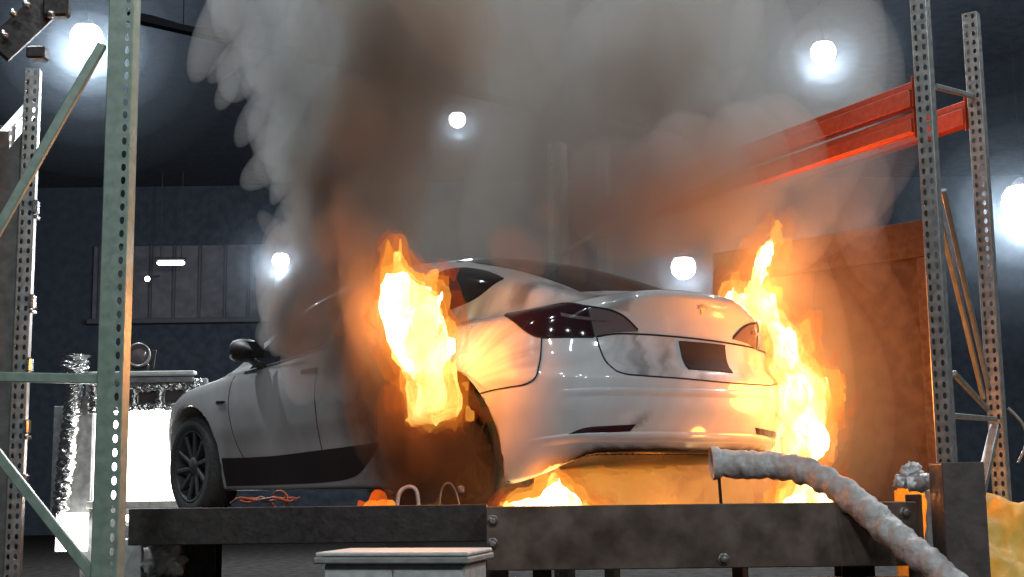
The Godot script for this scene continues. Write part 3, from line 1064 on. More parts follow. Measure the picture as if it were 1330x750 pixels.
	# quarter panel, smoked by the flame
	var qt := [Vector3(0.915, 0.98, 0.30), Vector3(0.90, 0.99, 0.0), Vector3(0.87, 1.0, -0.25), Vector3(0.855, 0.985, -0.42), Vector3(0.845, 0.94, -0.56), Vector3(0.79, 0.862, -0.68)]
	var qb := [Vector3(0.92, 0.80, 0.20), Vector3(0.93, 0.78, -0.05), Vector3(0.92, 0.70, -0.30), Vector3(0.908, 0.632, -0.43), Vector3(0.88, 0.640, -0.62), Vector3(0.845, 0.675, -0.700)]
	var fan := func(p: Vector3) -> Color:
		var c := Vector2(p.z + 0.05, p.y - 0.62)
		var ang := c.angle()
		var k := fine.get_noise_3d(ang * 6.0, c.length() * 1.2, 2.0) * 1.6 + fine.get_noise_3d(ang * 18.0, c.length() * 2.0, 7.0) * 0.6
		return Color(1, 1, 1).lerp(Color(0.07, 0.055, 0.05), clampf(0.32 + 0.18 * k, 0.10, 0.6))
	put("quarter_panel", patch(qt, qb, 90, 40, 0.002, fan), "sooty_paint", t, "rear quarter panel smoked by the left flame")
	put("panel_gap", strip([Vector3(0.792, 0.862, -0.682), Vector3(0.819, 0.747, -0.698), Vector3(0.846, 0.675, -0.700), Vector3(0.87, 0.643, -0.655), Vector3(0.908, 0.626, -0.45), Vector3(0.92, 0.615, -0.36)], 40, 0.006, 0.0035, Vector3.UP), "gap", t)
	put("panel_gap", strip(mir([Vector3(0.792, 0.862, -0.682), Vector3(0.846, 0.675, -0.700), Vector3(0.908, 0.626, -0.45), Vector3(0.92, 0.615, -0.36)]), 40, 0.005, 0.002, Vector3.UP), "gap", t)
	# bumper creases, reflectors, lower trim
	for s in [1.0, -1.0]:
		var f := func(a: Array): return a.map(func(p): return Vector3(p.x * s, p.y, p.z))
		put("reflector", patch(f.call([Vector3(0.735, 0.404, -0.788), Vector3(0.669, 0.434, -0.838), Vector3(0.561, 0.444, -0.879), Vector3(0.42, 0.452, -0.916)]), f.call([Vector3(0.733, 0.400, -0.788), Vector3(0.66, 0.404, -0.838), Vector3(0.56, 0.410, -0.88), Vector3(0.445, 0.420, -0.902)]), 26, 6, 0.004), "smoked_red", t)
	put("bumper_crease", crease([Vector3(0.80, 0.588, -0.755), Vector3(0.61, 0.601, -0.885), Vector3(0.281, 0.604, -0.959), Vector3(-0.133, 0.610, -0.972), Vector3(-0.56, 0.613, -0.902), Vector3(-0.80, 0.60, -0.75)], 0.022, 0.006), "white_paint", t)
	put("bumper_crease", crease([Vector3(0.843, 0.362, -0.60), Vector3(0.72, 0.386, -0.788), Vector3(0.511, 0.393, -0.877), Vector3(0.058, 0.395, -0.937), Vector3(-0.52, 0.390, -0.873), Vector3(-0.84, 0.362, -0.60)], 0.026, 0.007), "white_paint", t)
	var df := MB.new()
	put("diffuser", patch([Vector3(0.66, 0.262, -0.77), Vector3(0.57, 0.302, -0.83), Vector3(0.30, 0.322, -0.895), Vector3(-0.1, 0.324, -0.91), Vector3(-0.45, 0.318, -0.87), Vector3(-0.62, 0.28, -0.79)], [Vector3(0.64, 0.240, -0.74), Vector3(0.56, 0.252, -0.80), Vector3(0.30, 0.262, -0.86), Vector3(-0.1, 0.262, -0.87), Vector3(-0.45, 0.262, -0.84), Vector3(-0.60, 0.250, -0.75)], 40, 6, 0.004), "black_trim", t)
	# glass
	var qw_u := [Vector3(0.71, 1.10, 0.55), Vector3(0.655, 1.235, 0.56), Vector3(0.60, 1.335, 0.42), Vector3(0.575, 1.345, 0.25), Vector3(0.578, 1.312, 0.06), Vector3(0.605, 1.230, -0.165)]
	var qw_l := [Vector3(0.74, 1.075, 0.54), Vector3(0.752, 1.065, 0.40), Vector3(0.748, 1.070, 0.25), Vector3(0.735, 1.092, 0.12), Vector3(0.695, 1.135, -0.05), Vector3(0.615, 1.222, -0.165)]
	var rd_u := [Vector3(0.66, 1.25, 1.22), Vector3(0.585, 1.375, 1.05), Vector3(0.575, 1.385, 0.8), Vector3(0.585, 1.36, 0.58)]
	var rd_l := [Vector3(0.81, 1.005, 1.20), Vector3(0.80, 1.02, 1.0), Vector3(0.78, 1.045, 0.8), Vector3(0.755, 1.068, 0.58)]
	var fd_u := [Vector3(0.80, 1.02, 2.12), Vector3(0.72, 1.16, 1.93), Vector3(0.63, 1.30, 1.65), Vector3(0.60, 1.35, 1.27)]
	var fd_l := [Vector3(0.86, 0.93, 2.10), Vector3(0.86, 0.945, 1.85), Vector3(0.84, 0.970, 1.55), Vector3(0.81, 1.0, 1.27)]
	for s in 2:
		put("quarter_window", patch(qw_u if s == 0 else mir(qw_u), qw_l if s == 0 else mir(qw_l), 30, 12, 0.003), "dark_glass", t)
		put("rear_door_window", patch(rd_u if s == 0 else mir(rd_u), rd_l if s == 0 else mir(rd_l), 24, 10, 0.003), "dark_glass", t)
		put("front_door_window", patch(fd_u if s == 0 else mir(fd_u), fd_l if s == 0 else mir(fd_l), 24, 10, 0.003), "dark_glass", t)
		var bl := [Vector3(0.872, 0.905, 2.15), Vector3(0.865, 0.925, 1.85), Vector3(0.845, 0.955, 1.5), Vector3(0.82, 0.985, 1.2), Vector3(0.785, 1.03, 0.8), Vector3(0.765, 1.055, 0.4)]
		put("belt_trim", strip(bl if s == 0 else mir(bl), 40, 0.013, 0.006, Vector3.UP), "chrome", t)
		# doors
		for dz in [[[Vector3(0.88, 0.90, 2.28), Vector3(0.91, 0.70, 2.30), Vector3(0.89, 0.45, 2.22), Vector3(0.87, 0.34, 2.12)]], [[Vector3(0.83, 0.98, 1.24), Vector3(0.91, 0.75, 1.24), Vector3(0.88, 0.45, 1.22), Vector3(0.87, 0.36, 1.2)]], [[Vector3(0.80, 1.03, 0.48), Vector3(0.91, 0.85, 0.50), Vector3(0.91, 0.70, 0.55), Vector3(0.88, 0.45, 0.62)]]]:
			put("door_gap", strip(dz[0] if s == 0 else mir(dz[0]), 24, 0.007, 0.001, Vector3.FORWARD), "gap", t)
		for hz in [1.42, 0.72]:
			var hu := [Vector3(0.88, 0.868, hz), Vector3(0.88, 0.868, hz - 0.19)]
			var hd := [Vector3(0.89, 0.842, hz), Vector3(0.89, 0.842, hz - 0.19)]
			put("door_handle", patch(hu if s == 0 else mir(hu), hd if s == 0 else mir(hd), 8, 4, 0.005), "chrome", t)
		var su := [Vector3(0.88, 0.375, 2.44), Vector3(0.87, 0.372, 1.83), Vector3(0.87, 0.392, 1.19), Vector3(0.87, 0.410, 0.70), Vector3(0.87, 0.414, 0.60)]
		var sd := [Vector3(0.83, 0.20, 2.44), Vector3(0.83, 0.20, 1.83), Vector3(0.83, 0.21, 1.19), Vector3(0.842, 0.25, 0.85), Vector3(0.868, 0.40, 0.60)]
		put("sill_panel", patch(su if s == 0 else mir(su), sd if s == 0 else mir(sd), 40, 10, 0.003), "black_trim", t)
		var ru := [Vector3(0.905, 0.742, 2.44), Vector3(0.905, 0.736, 2.34)]
		var rl := [Vector3(0.905, 0.726, 2.46), Vector3(0.905, 0.722, 2.36)]
		var rep := put("side_repeater", patch(ru if s == 0 else mir(ru), rl if s == 0 else mir(rl), 10, 4, 0.010), "dark_glass", t)
	put("rear_window", patch([Vector3(0.50, 1.445, 0.40), Vector3(0.25, 1.485, 0.42), Vector3(0, 1.49, 0.42), Vector3(-0.25, 1.485, 0.42), Vector3(-0.50, 1.445, 0.40)], [Vector3(0.43, 1.13, -0.56), Vector3(0.25, 1.15, -0.585), Vector3(0, 1.155, -0.59), Vector3(-0.25, 1.15, -0.585), Vector3(-0.43, 1.13, -0.56)], 36, 24, 0.003), "dark_glass", t)
	put("windscreen", patch([Vector3(0.55, 1.40, 1.62), Vector3(0, 1.46, 1.66), Vector3(-0.55, 1.40, 1.62)], [Vector3(0.72, 1.0, 2.45), Vector3(0, 1.02, 2.58), Vector3(-0.72, 1.0, 2.45)], 30, 20, 0.003), "dark_glass", t)
	put("headlight", patch([Vector3(0.70, 0.74, 3.35), Vector3(0.6, 0.73, 3.48), Vector3(0.45, 0.70, 3.58)], [Vector3(0.74, 0.66, 3.35), Vector3(0.64, 0.65, 3.50), Vector3(0.45, 0.66, 3.62)], 16, 6, 0.004), "lamp_clear", t)
	put("headlight", patch(mir([Vector3(0.70, 0.74, 3.35), Vector3(0.6, 0.73, 3.48), Vector3(0.45, 0.70, 3.58)]), mir([Vector3(0.74, 0.66, 3.35), Vector3(0.64, 0.65, 3.50), Vector3(0.45, 0.66, 3.62)]), 16, 6, 0.004), "lamp_clear", t)
	# emblem on the lid
	var ec := Vector3(-0.06, 1.03, -0.917)
	put("emblem", emblem(ec), "emblem_grey", t)
	put("undertray", patch([Vector3(0.55, 0.30, -0.74), Vector3(0.4, 0.31, -0.78), Vector3(0, 0.315, -0.80), Vector3(-0.4, 0.31, -0.78), Vector3(-0.55, 0.30, -0.74)], [Vector3(0.45, 0.26, -0.1), Vector3(0.3, 0.26, 0.1), Vector3(0, 0.26, 0.1), Vector3(-0.3, 0.26, 0.1), Vector3(-0.45, 0.26, -0.1)], 30, 14, 0.005), "burnt", t)
	# mirrors
	for s in [1.0, -1.0]:
		var mm := MB.new()
		var rings := []
		var nors := []
		var prof := [[0.0, 0.02], [0.012, 0.55], [0.03, 0.8], [0.07, 1.0], [0.12, 0.92], [0.165, 0.65], [0.19, 0.3], [0.196, 0.02]]
		for i in prof.size():
			var ring := []
			var nr := []
			for k in 21:
				var a := TAU * k / 20.0
				var o := Vector3(cos(a), sin(a), 0)
				var sq := pow(pow(absf(cos(a)), 3.0) + pow(absf(sin(a)), 3.0), -1.0 / 3.0)
				ring.append(Vector3(s * (0.985 + o.x * sq * 0.115 * prof[i][1]), 1.02 + o.y * sq * 0.072 * prof[i][1] - 0.01 * o.x, 1.86 + prof[i][0] - 0.05 * o.x))
				nr.append(Vector3(s * o.x, o.y * 1.3, lerpf(-0.9, 0.9, i / 7.0)).normalized())
			rings.append(ring); nors.append(nr)
		mm.grid(rings, nors)
		var mo := put("side_mirror", mm, "black_trim", t)
		put("mirror_glass", boxed(Vector3(s * 0.985, 1.02, 1.862), Vector3(0.17, 0.10, 0.006), 0.002, s * -0.35), "dark_glass", mo)
		put("mirror_stalk", rod(Vector3(s * 0.86, 0.925, 1.94), Vector3(s * 0.94, 0.97, 1.95), 0.06, 0.03), "black_trim", mo)
	# wheels
	for z in [0.0, 2.875]:
		for s in [1.0, -1.0]:
			wheel(t, Vector3(s * (0.775 if z > 1.0 else 0.63), 0.334, z), s, "wheel_grey" if z > 1.0 else "burnt")
	# dark floor pan and arch liners
	put("floor_pan", boxed(Vector3(0, 0.185, 1.9), Vector3(1.5, 0.03, 2.3), 0.005), "burnt", t)


func crease(line: Array, w: float, h: float) -> MB:
	# a soft raised ridge that follows the body
	var c := spline(line, 90)
	var P := []
	var N := []
	var C := []
	for i in c.size():
		var q := land(c[i])
		var d: Vector3 = (c[mini(i + 1, c.size() - 1)] - c[maxi(i - 1, 0)]).normalized()
		var up: Vector3 = d.cross(q[1]).normalized()
		if up.y < 0.0: up = -up
		var k := sst(0.0, 0.12, i / 89.0) * sst(1.0, 0.88, i / 89.0)
		var rp := []
		var rn := []
		var rc := []
		for j in 9:
			var u := j / 8.0
			var b: float = (sst(0.0, 0.6, u) * sst(1.0, 0.75, u)) * h * k
			var g := land(q[0] + up * (u - 0.5) * w * 2.2)
			rp.append(g[0] + g[1] * (b + 0.0004 if u > 0.0 and u < 1.0 else -0.001))
			var slope: float = (sst(0.0, 0.6, u + 0.05) * sst(1.0, 0.75, u + 0.05) - sst(0.0, 0.6, u - 0.05) * sst(1.0, 0.75, u - 0.05)) * h * k / (0.1 * w * 2.2)
			rn.append((g[1] - up * slope).normalized())
			rc.append(sooty(g[0]))
		P.append(rp); N.append(rn); C.append(rc)
	var m := MB.new()
	m.grid(P, N, false, C)
	return m


func emblem(c: Vector3) -> MB:
	# a small raised letter-like badge: curved bar over a tapering stem
	var m := MB.new()
	var h := land(c)
	var nrm: Vector3 = h[1]
	var x := Vector3.UP.cross(nrm).normalized()
	var y := nrm.cross(x)
	var place := func(px: float, py: float, up: float) -> Vector3: return h[0] + x * px + y * py + nrm * up
	var outline := func(pts_up: Array, pts_dn: Array):
		for i in pts_up.size() - 1:
			m.quad(place.call(pts_dn[i].x, pts_dn[i].y, 0.004), place.call(pts_dn[i + 1].x, pts_dn[i + 1].y, 0.004), place.call(pts_up[i + 1].x, pts_up[i + 1].y, 0.004), place.call(pts_up[i].x, pts_up[i].y, 0.004), nrm)
			for e in [[pts_up, y], [pts_dn, -y]]:
				var q: Array = e[0]
				m.quad(place.call(q[i].x, q[i].y, 0.004), place.call(q[i + 1].x, q[i + 1].y, 0.004), place.call(q[i + 1].x, q[i + 1].y, -0.004), place.call(q[i].x, q[i].y, -0.004), e[1])
	var a := []
	var b := []
	for i in 11:
		var u := (i - 5) / 5.0
		a.append(Vector2(u * 0.036, 0.026 - 0.010 * u * u)); b.append(Vector2(u * 0.034, 0.020 - 0.011 * u * u))
	outline.call(a, b)
	a = []; b = []
	for i in 11:
		var u := (i - 5) / 5.0
		a.append(Vector2(u * 0.032, 0.016 - 0.010 * u * u)); b.append(Vector2(u * 0.030, 0.009 - 0.006 * u * u - (0.034 * pow(1.0 - absf(u), 3.0))))
	outline.call(a, b)
	return m


func wheel(t: Node3D, c: Vector3, s: float, metal: String):
	var turn := Transform3D(Basis(Vector3.BACK, -s * PI / 2), c)     # lathe axis points outward
	var ty := MB.new()
	ty.lathe(turn, [Vector2(0.235, -0.10), Vector2(0.30, -0.115), Vector2(0.325, -0.10), Vector2(0.334, -0.07), Vector2(0.334, -0.02), Vector2(0.331, -0.016), Vector2(0.331, 0.016), Vector2(0.334, 0.02), Vector2(0.334, 0.07), Vector2(0.325, 0.10), Vector2(0.30, 0.115), Vector2(0.245, 0.108), Vector2(0.235, 0.09)], 48)
	var w := put("wheel", ty, "tyre_rubber", t)
	var rim := MB.new()
	rim.lathe(turn, [Vector2(0.238, 0.10), Vector2(0.236, 0.106), Vector2(0.222, 0.104), Vector2(0.215, 0.06), Vector2(0.21, -0.09)], 48)
	rim.lathe(turn, [Vector2(0.21, 0.02), Vector2(0.06, 0.03), Vector2(0.0, 0.03)], 32)
	put("rim", rim, metal, w)
	for k in 10:
		var a := TAU * k / 10.0
		var sp := MB.new()
		var d := turn.basis * Vector3(cos(a), 0, sin(a))
		var e := turn.basis * Vector3(cos(a + 0.16), 0, sin(a + 0.16))
		var o := turn.basis * Vector3.UP
		sp.bar(c + d * 0.045 + o * 0.075, c + e * 0.222 + o * 0.095, 0.03, 0.022, o, 0.006)
		put("spoke", sp, metal, w)
	var hub := MB.new()
	hub.lathe(turn, [Vector2(0.06, 0.05), Vector2(0.06, 0.088), Vector2(0.035, 0.098), Vector2(0, 0.1)], 20)
	put("hub_cap", hub, metal, w)


# ---------------------------------------------------------------- smaller things
func small_things():
	# insulated duct crossing in front of the car
	var t := thing("exhaust_duct", "foil wrapped exhaust duct running from the rear bumper down over the front beam", "duct")
	var path := spline([Vector3(0.885, 1.655, -6.02), Vector3(1.0, 1.648, -6.0), Vector3(1.15, 1.636, -5.95), Vector3(1.27, 1.605, -5.86), Vector3(1.37, 1.53, -5.72), Vector3(1.46, 1.425, -5.58), Vector3(1.56, 1.305, -5.45), Vector3(1.66, 1.19, -5.30), Vector3(1.78, 1.02, -5.15)], 110)
	var d := MB.new()
	d.tube(path, 0.056, 26, false, func(p: Vector3, i: int, a: float):
		var wrapping := 0.13 * absf(sin(i * 0.42 + 0.45 * a + 2.0 * noise.get_noise_1d(i * 0.05))) + 0.05 * sin(i * 0.13)
		return 0.96 + wrapping + 0.26 * fine.get_noise_3d(p.x * 13.0, p.y * 13.0, p.z * 13.0) + 0.10 * noise.get_noise_3d(p.x * 50.0, p.y * 50.0, p.z * 50.0))
	put("duct_wrap", d, "insulation", t)
	var ring := MB.new()
	ring.lathe(Transform3D(Basis(Vector3.BACK, PI / 2 + 0.05), path[0]), [Vector2(0.058, -0.03), Vector2(0.072, -0.02), Vector2(0.075, 0.012), Vector2(0.068, 0.016), Vector2(0.066, 0.0), Vector2(0.06, -0.03)], 26)
	put("duct_mouth", ring, "insulation", t)
	put("support_rod", rod(Vector3(0.90, 1.60, -6.0), Vector3(0.915, 1.40, -6.05), 0.014, 0.014), "dark_steel", t)
	# steel column with wrapped pipe
	var c := thing("steel_column", "stout brown steel column at the lower right beside the wrapped pipe", "column")
	var cm := MB.new()
	cm.box(at(Vector3(1.775, 0.818, -5.4)), Vector3(0.168, 1.636, 0.012), 0.003)
	cm.box(at(Vector3(1.775, 0.818, -5.56)), Vector3(0.168, 1.636, 0.012), 0.003)
	cm.box(at(Vector3(1.775, 0.818, -5.48)), Vector3(0.012, 1.636, 0.147), 0.002)
	put("column_shaft", cm, "column_steel", c)
	put("side_plate", boxed(Vector3(1.694, 0.80, -5.48), Vector3(0.008, 1.66, 0.17), 0.003), "column_steel", c)
	put("base_plate", boxed(Vector3(1.775, 0.008, -5.48), Vector3(0.3, 0.016, 0.3), 0.004), "column_steel", c)
	var w := thing("wrapped_pipe", "white wrapped vertical pipe with torn foil top beside the steel column", "pipe")
	var pm := MB.new()
	var pp := []
	for i in 60:
		pp.append(Vector3(1.735 + 0.004 * sin(i * 0.5), 1.525 - i * 0.0255, -5.64))
	pm.tube(pp, 0.042, 18, true, func(p: Vector3, i: int, a: float): return 1.0 + 0.10 * absf(sin(i * 0.3 + a * 0.5)) + 0.22 * fine.get_noise_3d(p.x * 18.0, p.y * 12.0, p.z * 18.0))
	put("pipe_wrap", pm, "insulation", w)
	var hp := MB.new()
	var hq := spline([Vector3(1.735, 1.553, -5.63), Vector3(1.69, 1.558, -5.64), Vector3(1.655, 1.555, -5.65), Vector3(1.63, 1.552, -5.66)], 24)
	hp.tube(hq, 0.034, 16, true, func(p: Vector3, _i, _a): return 1.0 + 0.5 * fine.get_noise_3d(p.x * 25.0, p.y * 25.0, p.z * 25.0))
	put("foil_elbow", hp, "dull_foil", w)
	put("torn_foil", shred(Vector3(1.605, 1.565, -5.66), 0.045, 4), "dull_foil", w)
	put("torn_foil", shred(Vector3(1.648, 1.605, -5.66), 0.05, 9), "dull_foil", w)
	put("lit_board", boxed(Vector3(1.675, 1.30, -5.75), Vector3(0.07, 0.42, 0.012), 0.003), "column_steel", w)
	# yellow tarp
	var tp := MB.new()
	var P := []
	var N := []
	var hgt := func(u: float, v: float) -> Vector3:
		var x := 2.02 + u * 1.5
		var z := -6.15 - v * 1.1
		var y := 1.02 + 0.50 * sst(0.0, 0.55, v) - 0.22 * u + 0.09 * fine.get_noise_2d(u * 3.0, v * 2.2)
		return Vector3(x + 0.05 * fine.get_noise_2d(v * 8.0, u * 5.0), y, z)
	for i in 40:
		var rp := []
		var rn := []
		for j in 30:
			var u := i / 39.0
			var v := j / 29.0
			rp.append(hgt.call(u, v))
			var e := 0.01
			var nn: Vector3 = (hgt.call(u, v + e) - hgt.call(u, v)).cross(hgt.call(u + e, v) - hgt.call(u, v)).normalized()
			rn.append(-nn if nn.y < 0.0 else nn)
		P.append(rp); N.append(rn)
	tp.grid(P, N)
	for e in 2:   # skirts down to the load below
		var Q := []
		var M := []
		for i in 40:
			var p: Vector3 = P[i][0 if e == 0 else 29]
			Q.append([p, Vector3(p.x, 0.0, p.z + (0.12 if e == 0 else -0.1))])
			var nn := Vector3(0.15 * sin(i * 1.3), 0.1, 1 if e == 0 else -1).normalized()
			M.append([nn, nn])
		tp.grid(Q, M)
	for e in 2:
		var Q := []
		var M := []
		for j in 30:
			var p: Vector3 = P[0 if e == 0 else 39][j]
			Q.append([p, Vector3(p.x, 0.0, p.z)])
			M.append([Vector3(-1 if e == 0 else 1, 0, 0), Vector3(-1 if e == 0 else 1, 0, 0)])
		tp.grid(Q, M)
	var to := put("yellow_tarp", tp, "tarp")
	tag(to, "creased yellow tarpaulin over a load at the bottom right corner", "tarp")
	# white cabinet in front
	var cb := thing("white_cabinet", "low white two door cabinet with grey lid at the bottom centre", "cabinet", Vector3(-0.375, 0, -4.75), -0.22)
	put("carcass", boxed(Vector3(0, 0.66, 0), Vector3(0.49, 1.30, 0.30), 0.006), "cabinet_white", cb)
	for s in [-1.0, 1.0]:
		var dr := put("door", boxed(Vector3(s * 0.121, 0.67, 0.157), Vector3(0.238, 1.24, 0.014), 0.004), "cabinet_white", cb)
		put("handle", boxed(Vector3(s * 0.03, 0.75, 0.172), Vector3(0.012, 0.12, 0.016), 0.003), "chrome", dr)
	put("lid", boxed(Vector3(0, 1.322, 0.01), Vector3(0.54, 0.022, 0.36), 0.005), "cabinet_lid", cb)
	put("lid", boxed(Vector3(0, 1.342, 0.01), Vector3(0.53, 0.014, 0.35), 0.004), "cabinet_white", cb)
	# white carton and crumpled foil at the left
	var bx := thing("white_carton", "small pale carton below the left end of the platform", "box", Vector3(-1.79, 0, -6.42))
	put("carton_body", boxed(Vector3(0, 1.255, 0), Vector3(0.12, 0.18, 0.12), 0.004), "cabinet_white", bx)
	put("stand", boxed(Vector3(0, 0.58, 0), Vector3(0.16, 1.16, 0.14), 0.01), "dark_steel", bx)
	var fo := put("crumpled_foil", shred(Vector3(-1.60, 1.25, -6.3), 0.12, 21), "insulation")
	tag(fo, "crumpled pale foil sheet lying below the left beam", "foil")
	var tb := put("work_bench", boxed(Vector3(-1.50, 0.58, -6.3), Vector3(0.5, 1.16, 0.2), 0.01), "dark_steel")
	tag(tb, "dark low bench under the crumpled foil", "bench")
	# cables and rings on the deck edge
	var w1 := thing("cable_bundle", "tangle of scorched cables lying on the deck before the front wheel", "cable")
	for k in 3:
		var m := MB.new()
		var pts := []
		for i in 6:
			pts.append(Vector3(-1.36 + i * 0.055 + 0.02 * k, 1.50 + 0.028 * absf(sin(i * 1.3 + k * 2.0)), -6.55 - 0.04 * k + 0.04 * sin(i * 2.0 + k)))
		m.tube(spline(pts, 40), 0.0065, 6)
		put("cable", m, "hot_wire", w1)
	var rg := MB.new()
	var rp2 := []
	for i in 33:
		var a := TAU * i / 32.0
		rp2.append(Vector3(-1.135 + 0.042 * cos(a), 1.515 + 0.042 * sin(a), -6.6 + 0.02 * cos(a)))
	rg.tube(rp2, 0.0065, 6, false)
	var ro := put("cable_ring", rg, "hot_wire")
	tag(ro, "single scorched cable coil standing on the deck edge", "cable")
	var hp2 := MB.new()
	hp2.tube(spline([Vector3(-0.56, 1.47, -6.5), Vector3(-0.545, 1.545, -6.5), Vector3(-0.50, 1.57, -6.5), Vector3(-0.465, 1.545, -6.5), Vector3(-0.455, 1.45, -6.5)], 26), 0.010, 8)
	var ho := put("hose_loop", hp2, "insulation")
	tag(ho, "grey hose loop standing by the rear wheel arch", "hose")
	var wl := MB.new()
	wl.tube(spline([Vector3(-0.36, 1.47, -6.5), Vector3(-0.345, 1.56, -6.5), Vector3(-0.31, 1.585, -6.5), Vector3(-0.28, 1.545, -6.5), Vector3(-0.262, 1.47, -6.5)], 20), 0.005, 6)
	wl.box(at(Vector3(-0.255, 1.555, -6.5), 0.4), Vector3(0.03, 0.035, 0.03), 0.008)
	var wo := put("sensor_cable", wl, "rack_steel")
	tag(wo, "thin bright sensor wire under the left rear wheel arch", "cable")


func shred(c: Vector3, r: float, sd: int) -> MB:
	# a crumpled scrap: a wrinkled closed shell
	var m := MB.new()
	var P := []
	var N := []
	for i in 25:
		var rp := []
		for j in 17:
			var a := TAU * i / 24.0
			var b := PI * j / 16.0
			var o := Vector3(cos(a) * sin(b), cos(b), sin(a) * sin(b))
			if i == 24: o = Vector3(sin(b), cos(b), 0)
			var k := 0.8 + 0.6 * fine.get_noise_3d(o.x * 1.3 + sd, o.y * 1.3, o.z * 1.3) + 0.12 * noise.get_noise_3d(o.x * 5.0 + sd, o.y * 5.0, o.z * 5.0)
			rp.append(c + o * r * maxf(k, 0.15) * Vector3(1.0, 0.8, 0.5))
		P.append(rp)
	for i in 25:
		var rn := []
		for j in 17:
			var i0 := i % 24
			var a: Vector3 = P[(i0 + 1) % 24][j] - P[(i0 + 23) % 24][j]
			var b: Vector3 = P[i][mini(j + 1, 16)] - P[i][maxi(j - 1, 0)]
			var f := a.cross(b).normalized()
			if f.dot(P[i][j] - c) < 0.0: f = -f
			if j == 0: f = Vector3.UP
			if j == 16: f = Vector3.DOWN
			rn.append(f)
		N.append(rn)
	m.grid(P, N)
	return m


# ---------------------------------------------------------------- fire
func flame_sdf(bones: Array, grow: float, sd: float, amp: float) -> Callable:
	return func(p: Vector3) -> float:
		var q := p + Vector3(noise.get_noise_3d(p.x * 3.0 + sd, p.y * 2.2, p.z * 3.0), 0.0, noise.get_noise_3d(p.x * 3.0, p.y * 2.2 + sd, p.z * 3.0 + 9.0)) * 0.10
		var d := 10.0
		for b in bones:
			var a: Vector3 = b[0]
			var ab: Vector3 = b[1]
			var h := clampf((q - a).dot(ab) * b[4], 0.0, 1.0)
			var e: float = (q - a - ab * h).length() - lerpf(b[2], b[3], h)
			var k := maxf(0.06 - absf(d - e), 0.0) / 0.06
			d = minf(d, e) - k * k * 0.015
		return d - grow + amp * (fine.get_noise_3d(p.x * 6.5 + sd, p.y * 2.4, p.z * 6.5) + noise.get_noise_3d(p.x * 15.0 + sd, p.y * 4.0, p.z * 15.0) * 0.15)


func fire(called: String, label: String, bones_in: Array, layers: Array, cell := 0.030) -> Node3D:
	# bones: [from, to, radius from, radius to]; layers: [grow, amplitude, colour, energy, alpha]
	var bones := []
	var lo := Vector3.ONE * 99
	var hi := -lo
	for b in bones_in:
		var ab: Vector3 = b[1] - b[0]
		bones.append([b[0], ab, b[2], b[3], 1.0 / ab.length_squared()])
		for e in 2:
			lo = lo.min(b[e] - Vector3.ONE * (b[2 + e] + 0.25)); hi = hi.max(b[e] + Vector3.ONE * (b[2 + e] + 0.25))
	var t := thing(called, label, "flame")
	var k := 0
	for l in layers:
		k += 1
		var f := flame_sdf(bones, l[0], k * 3.7, l[1])
		var r := nets(f, lo, hi, cell, 0.08, 0, 0.01, false)
		var P: PackedVector3Array = r[0]
		if P.size() < 12:
			continue
		var mb := MB.new()
		mb.v = P; mb.idx = r[2]
		var N := PackedVector3Array()
		N.resize(P.size())
		N.fill(Vector3.UP)
		mb.n = N
		var m := StandardMaterial3D.new()
		m.resource_name = "flame"
		m.albedo_color = Color(0, 0, 0, 1)
		m.roughness = 1.0
		m.specular_mode = BaseMaterial3D.SPECULAR_DISABLED
		m.emission_enabled = true
		m.emission = Color(l[2]).linear_to_srgb()
		m.emission_energy_multiplier = l[3]
		m.cull_mode = BaseMaterial3D.CULL_DISABLED
		if l[4] < 1.0:
			m.transparency = BaseMaterial3D.TRANSPARENCY_ALPHA
			m.vertex_color_use_as_albedo = true
			for p in P:
				var n := fine.get_noise_3d(p.x * 9.0 + k, p.y * 4.0, p.z * 9.0)
				mb.c.append(Color(1, 1, 1, clampf(l[4] * (1.0 + 0.8 * n), 0.02, 1.0)))
			mb.colored = true
		put("flame_layer", mb, m, t)
	return t


func fire_light(t: Node3D, p: Vector3, e: float, size: float):
	var l := OmniLight3D.new()
	l.name = numbered("flame_light", t)
	l.position = p
	l.light_color = Color(1.0, 0.56, 0.23)
	l.light_energy = e
	l.light_size = size
	l.omni_range = 60.0
	l.omni_attenuation = 2.0
	l.shadow_enabled = true
	t.add_child(l, true)


const RED := Color(1.0, 0.13, 0.010)
const ORANGE := Color(1.0, 0.26, 0.022)
const AMBER := Color(1.0, 0.40, 0.055)
const YELLOW := Color(1.0, 0.58, 0.13)
const WHITE_HOT := Color(1.0, 0.78, 0.36)


func layer_set(s: float) -> Array:
	return [
		[0.066 * s, 0.14 * s, RED, 0.6, 0.06], [0.052 * s, 0.135 * s, RED, 0.8, 0.08], [0.038 * s, 0.13 * s, ORANGE, 0.9, 0.12], [0.024 * s, 0.12 * s, ORANGE, 1.1, 0.17], [0.010 * s, 0.11 * s, AMBER, 1.4, 0.26],
		[-0.004 * s, 0.095 * s, AMBER, 1.9, 0.36], [-0.016 * s, 0.075 * s, YELLOW, 3.2, 0.5], [-0.026 * s, 0.055 * s, WHITE_HOT, 10.0, 0.9]]


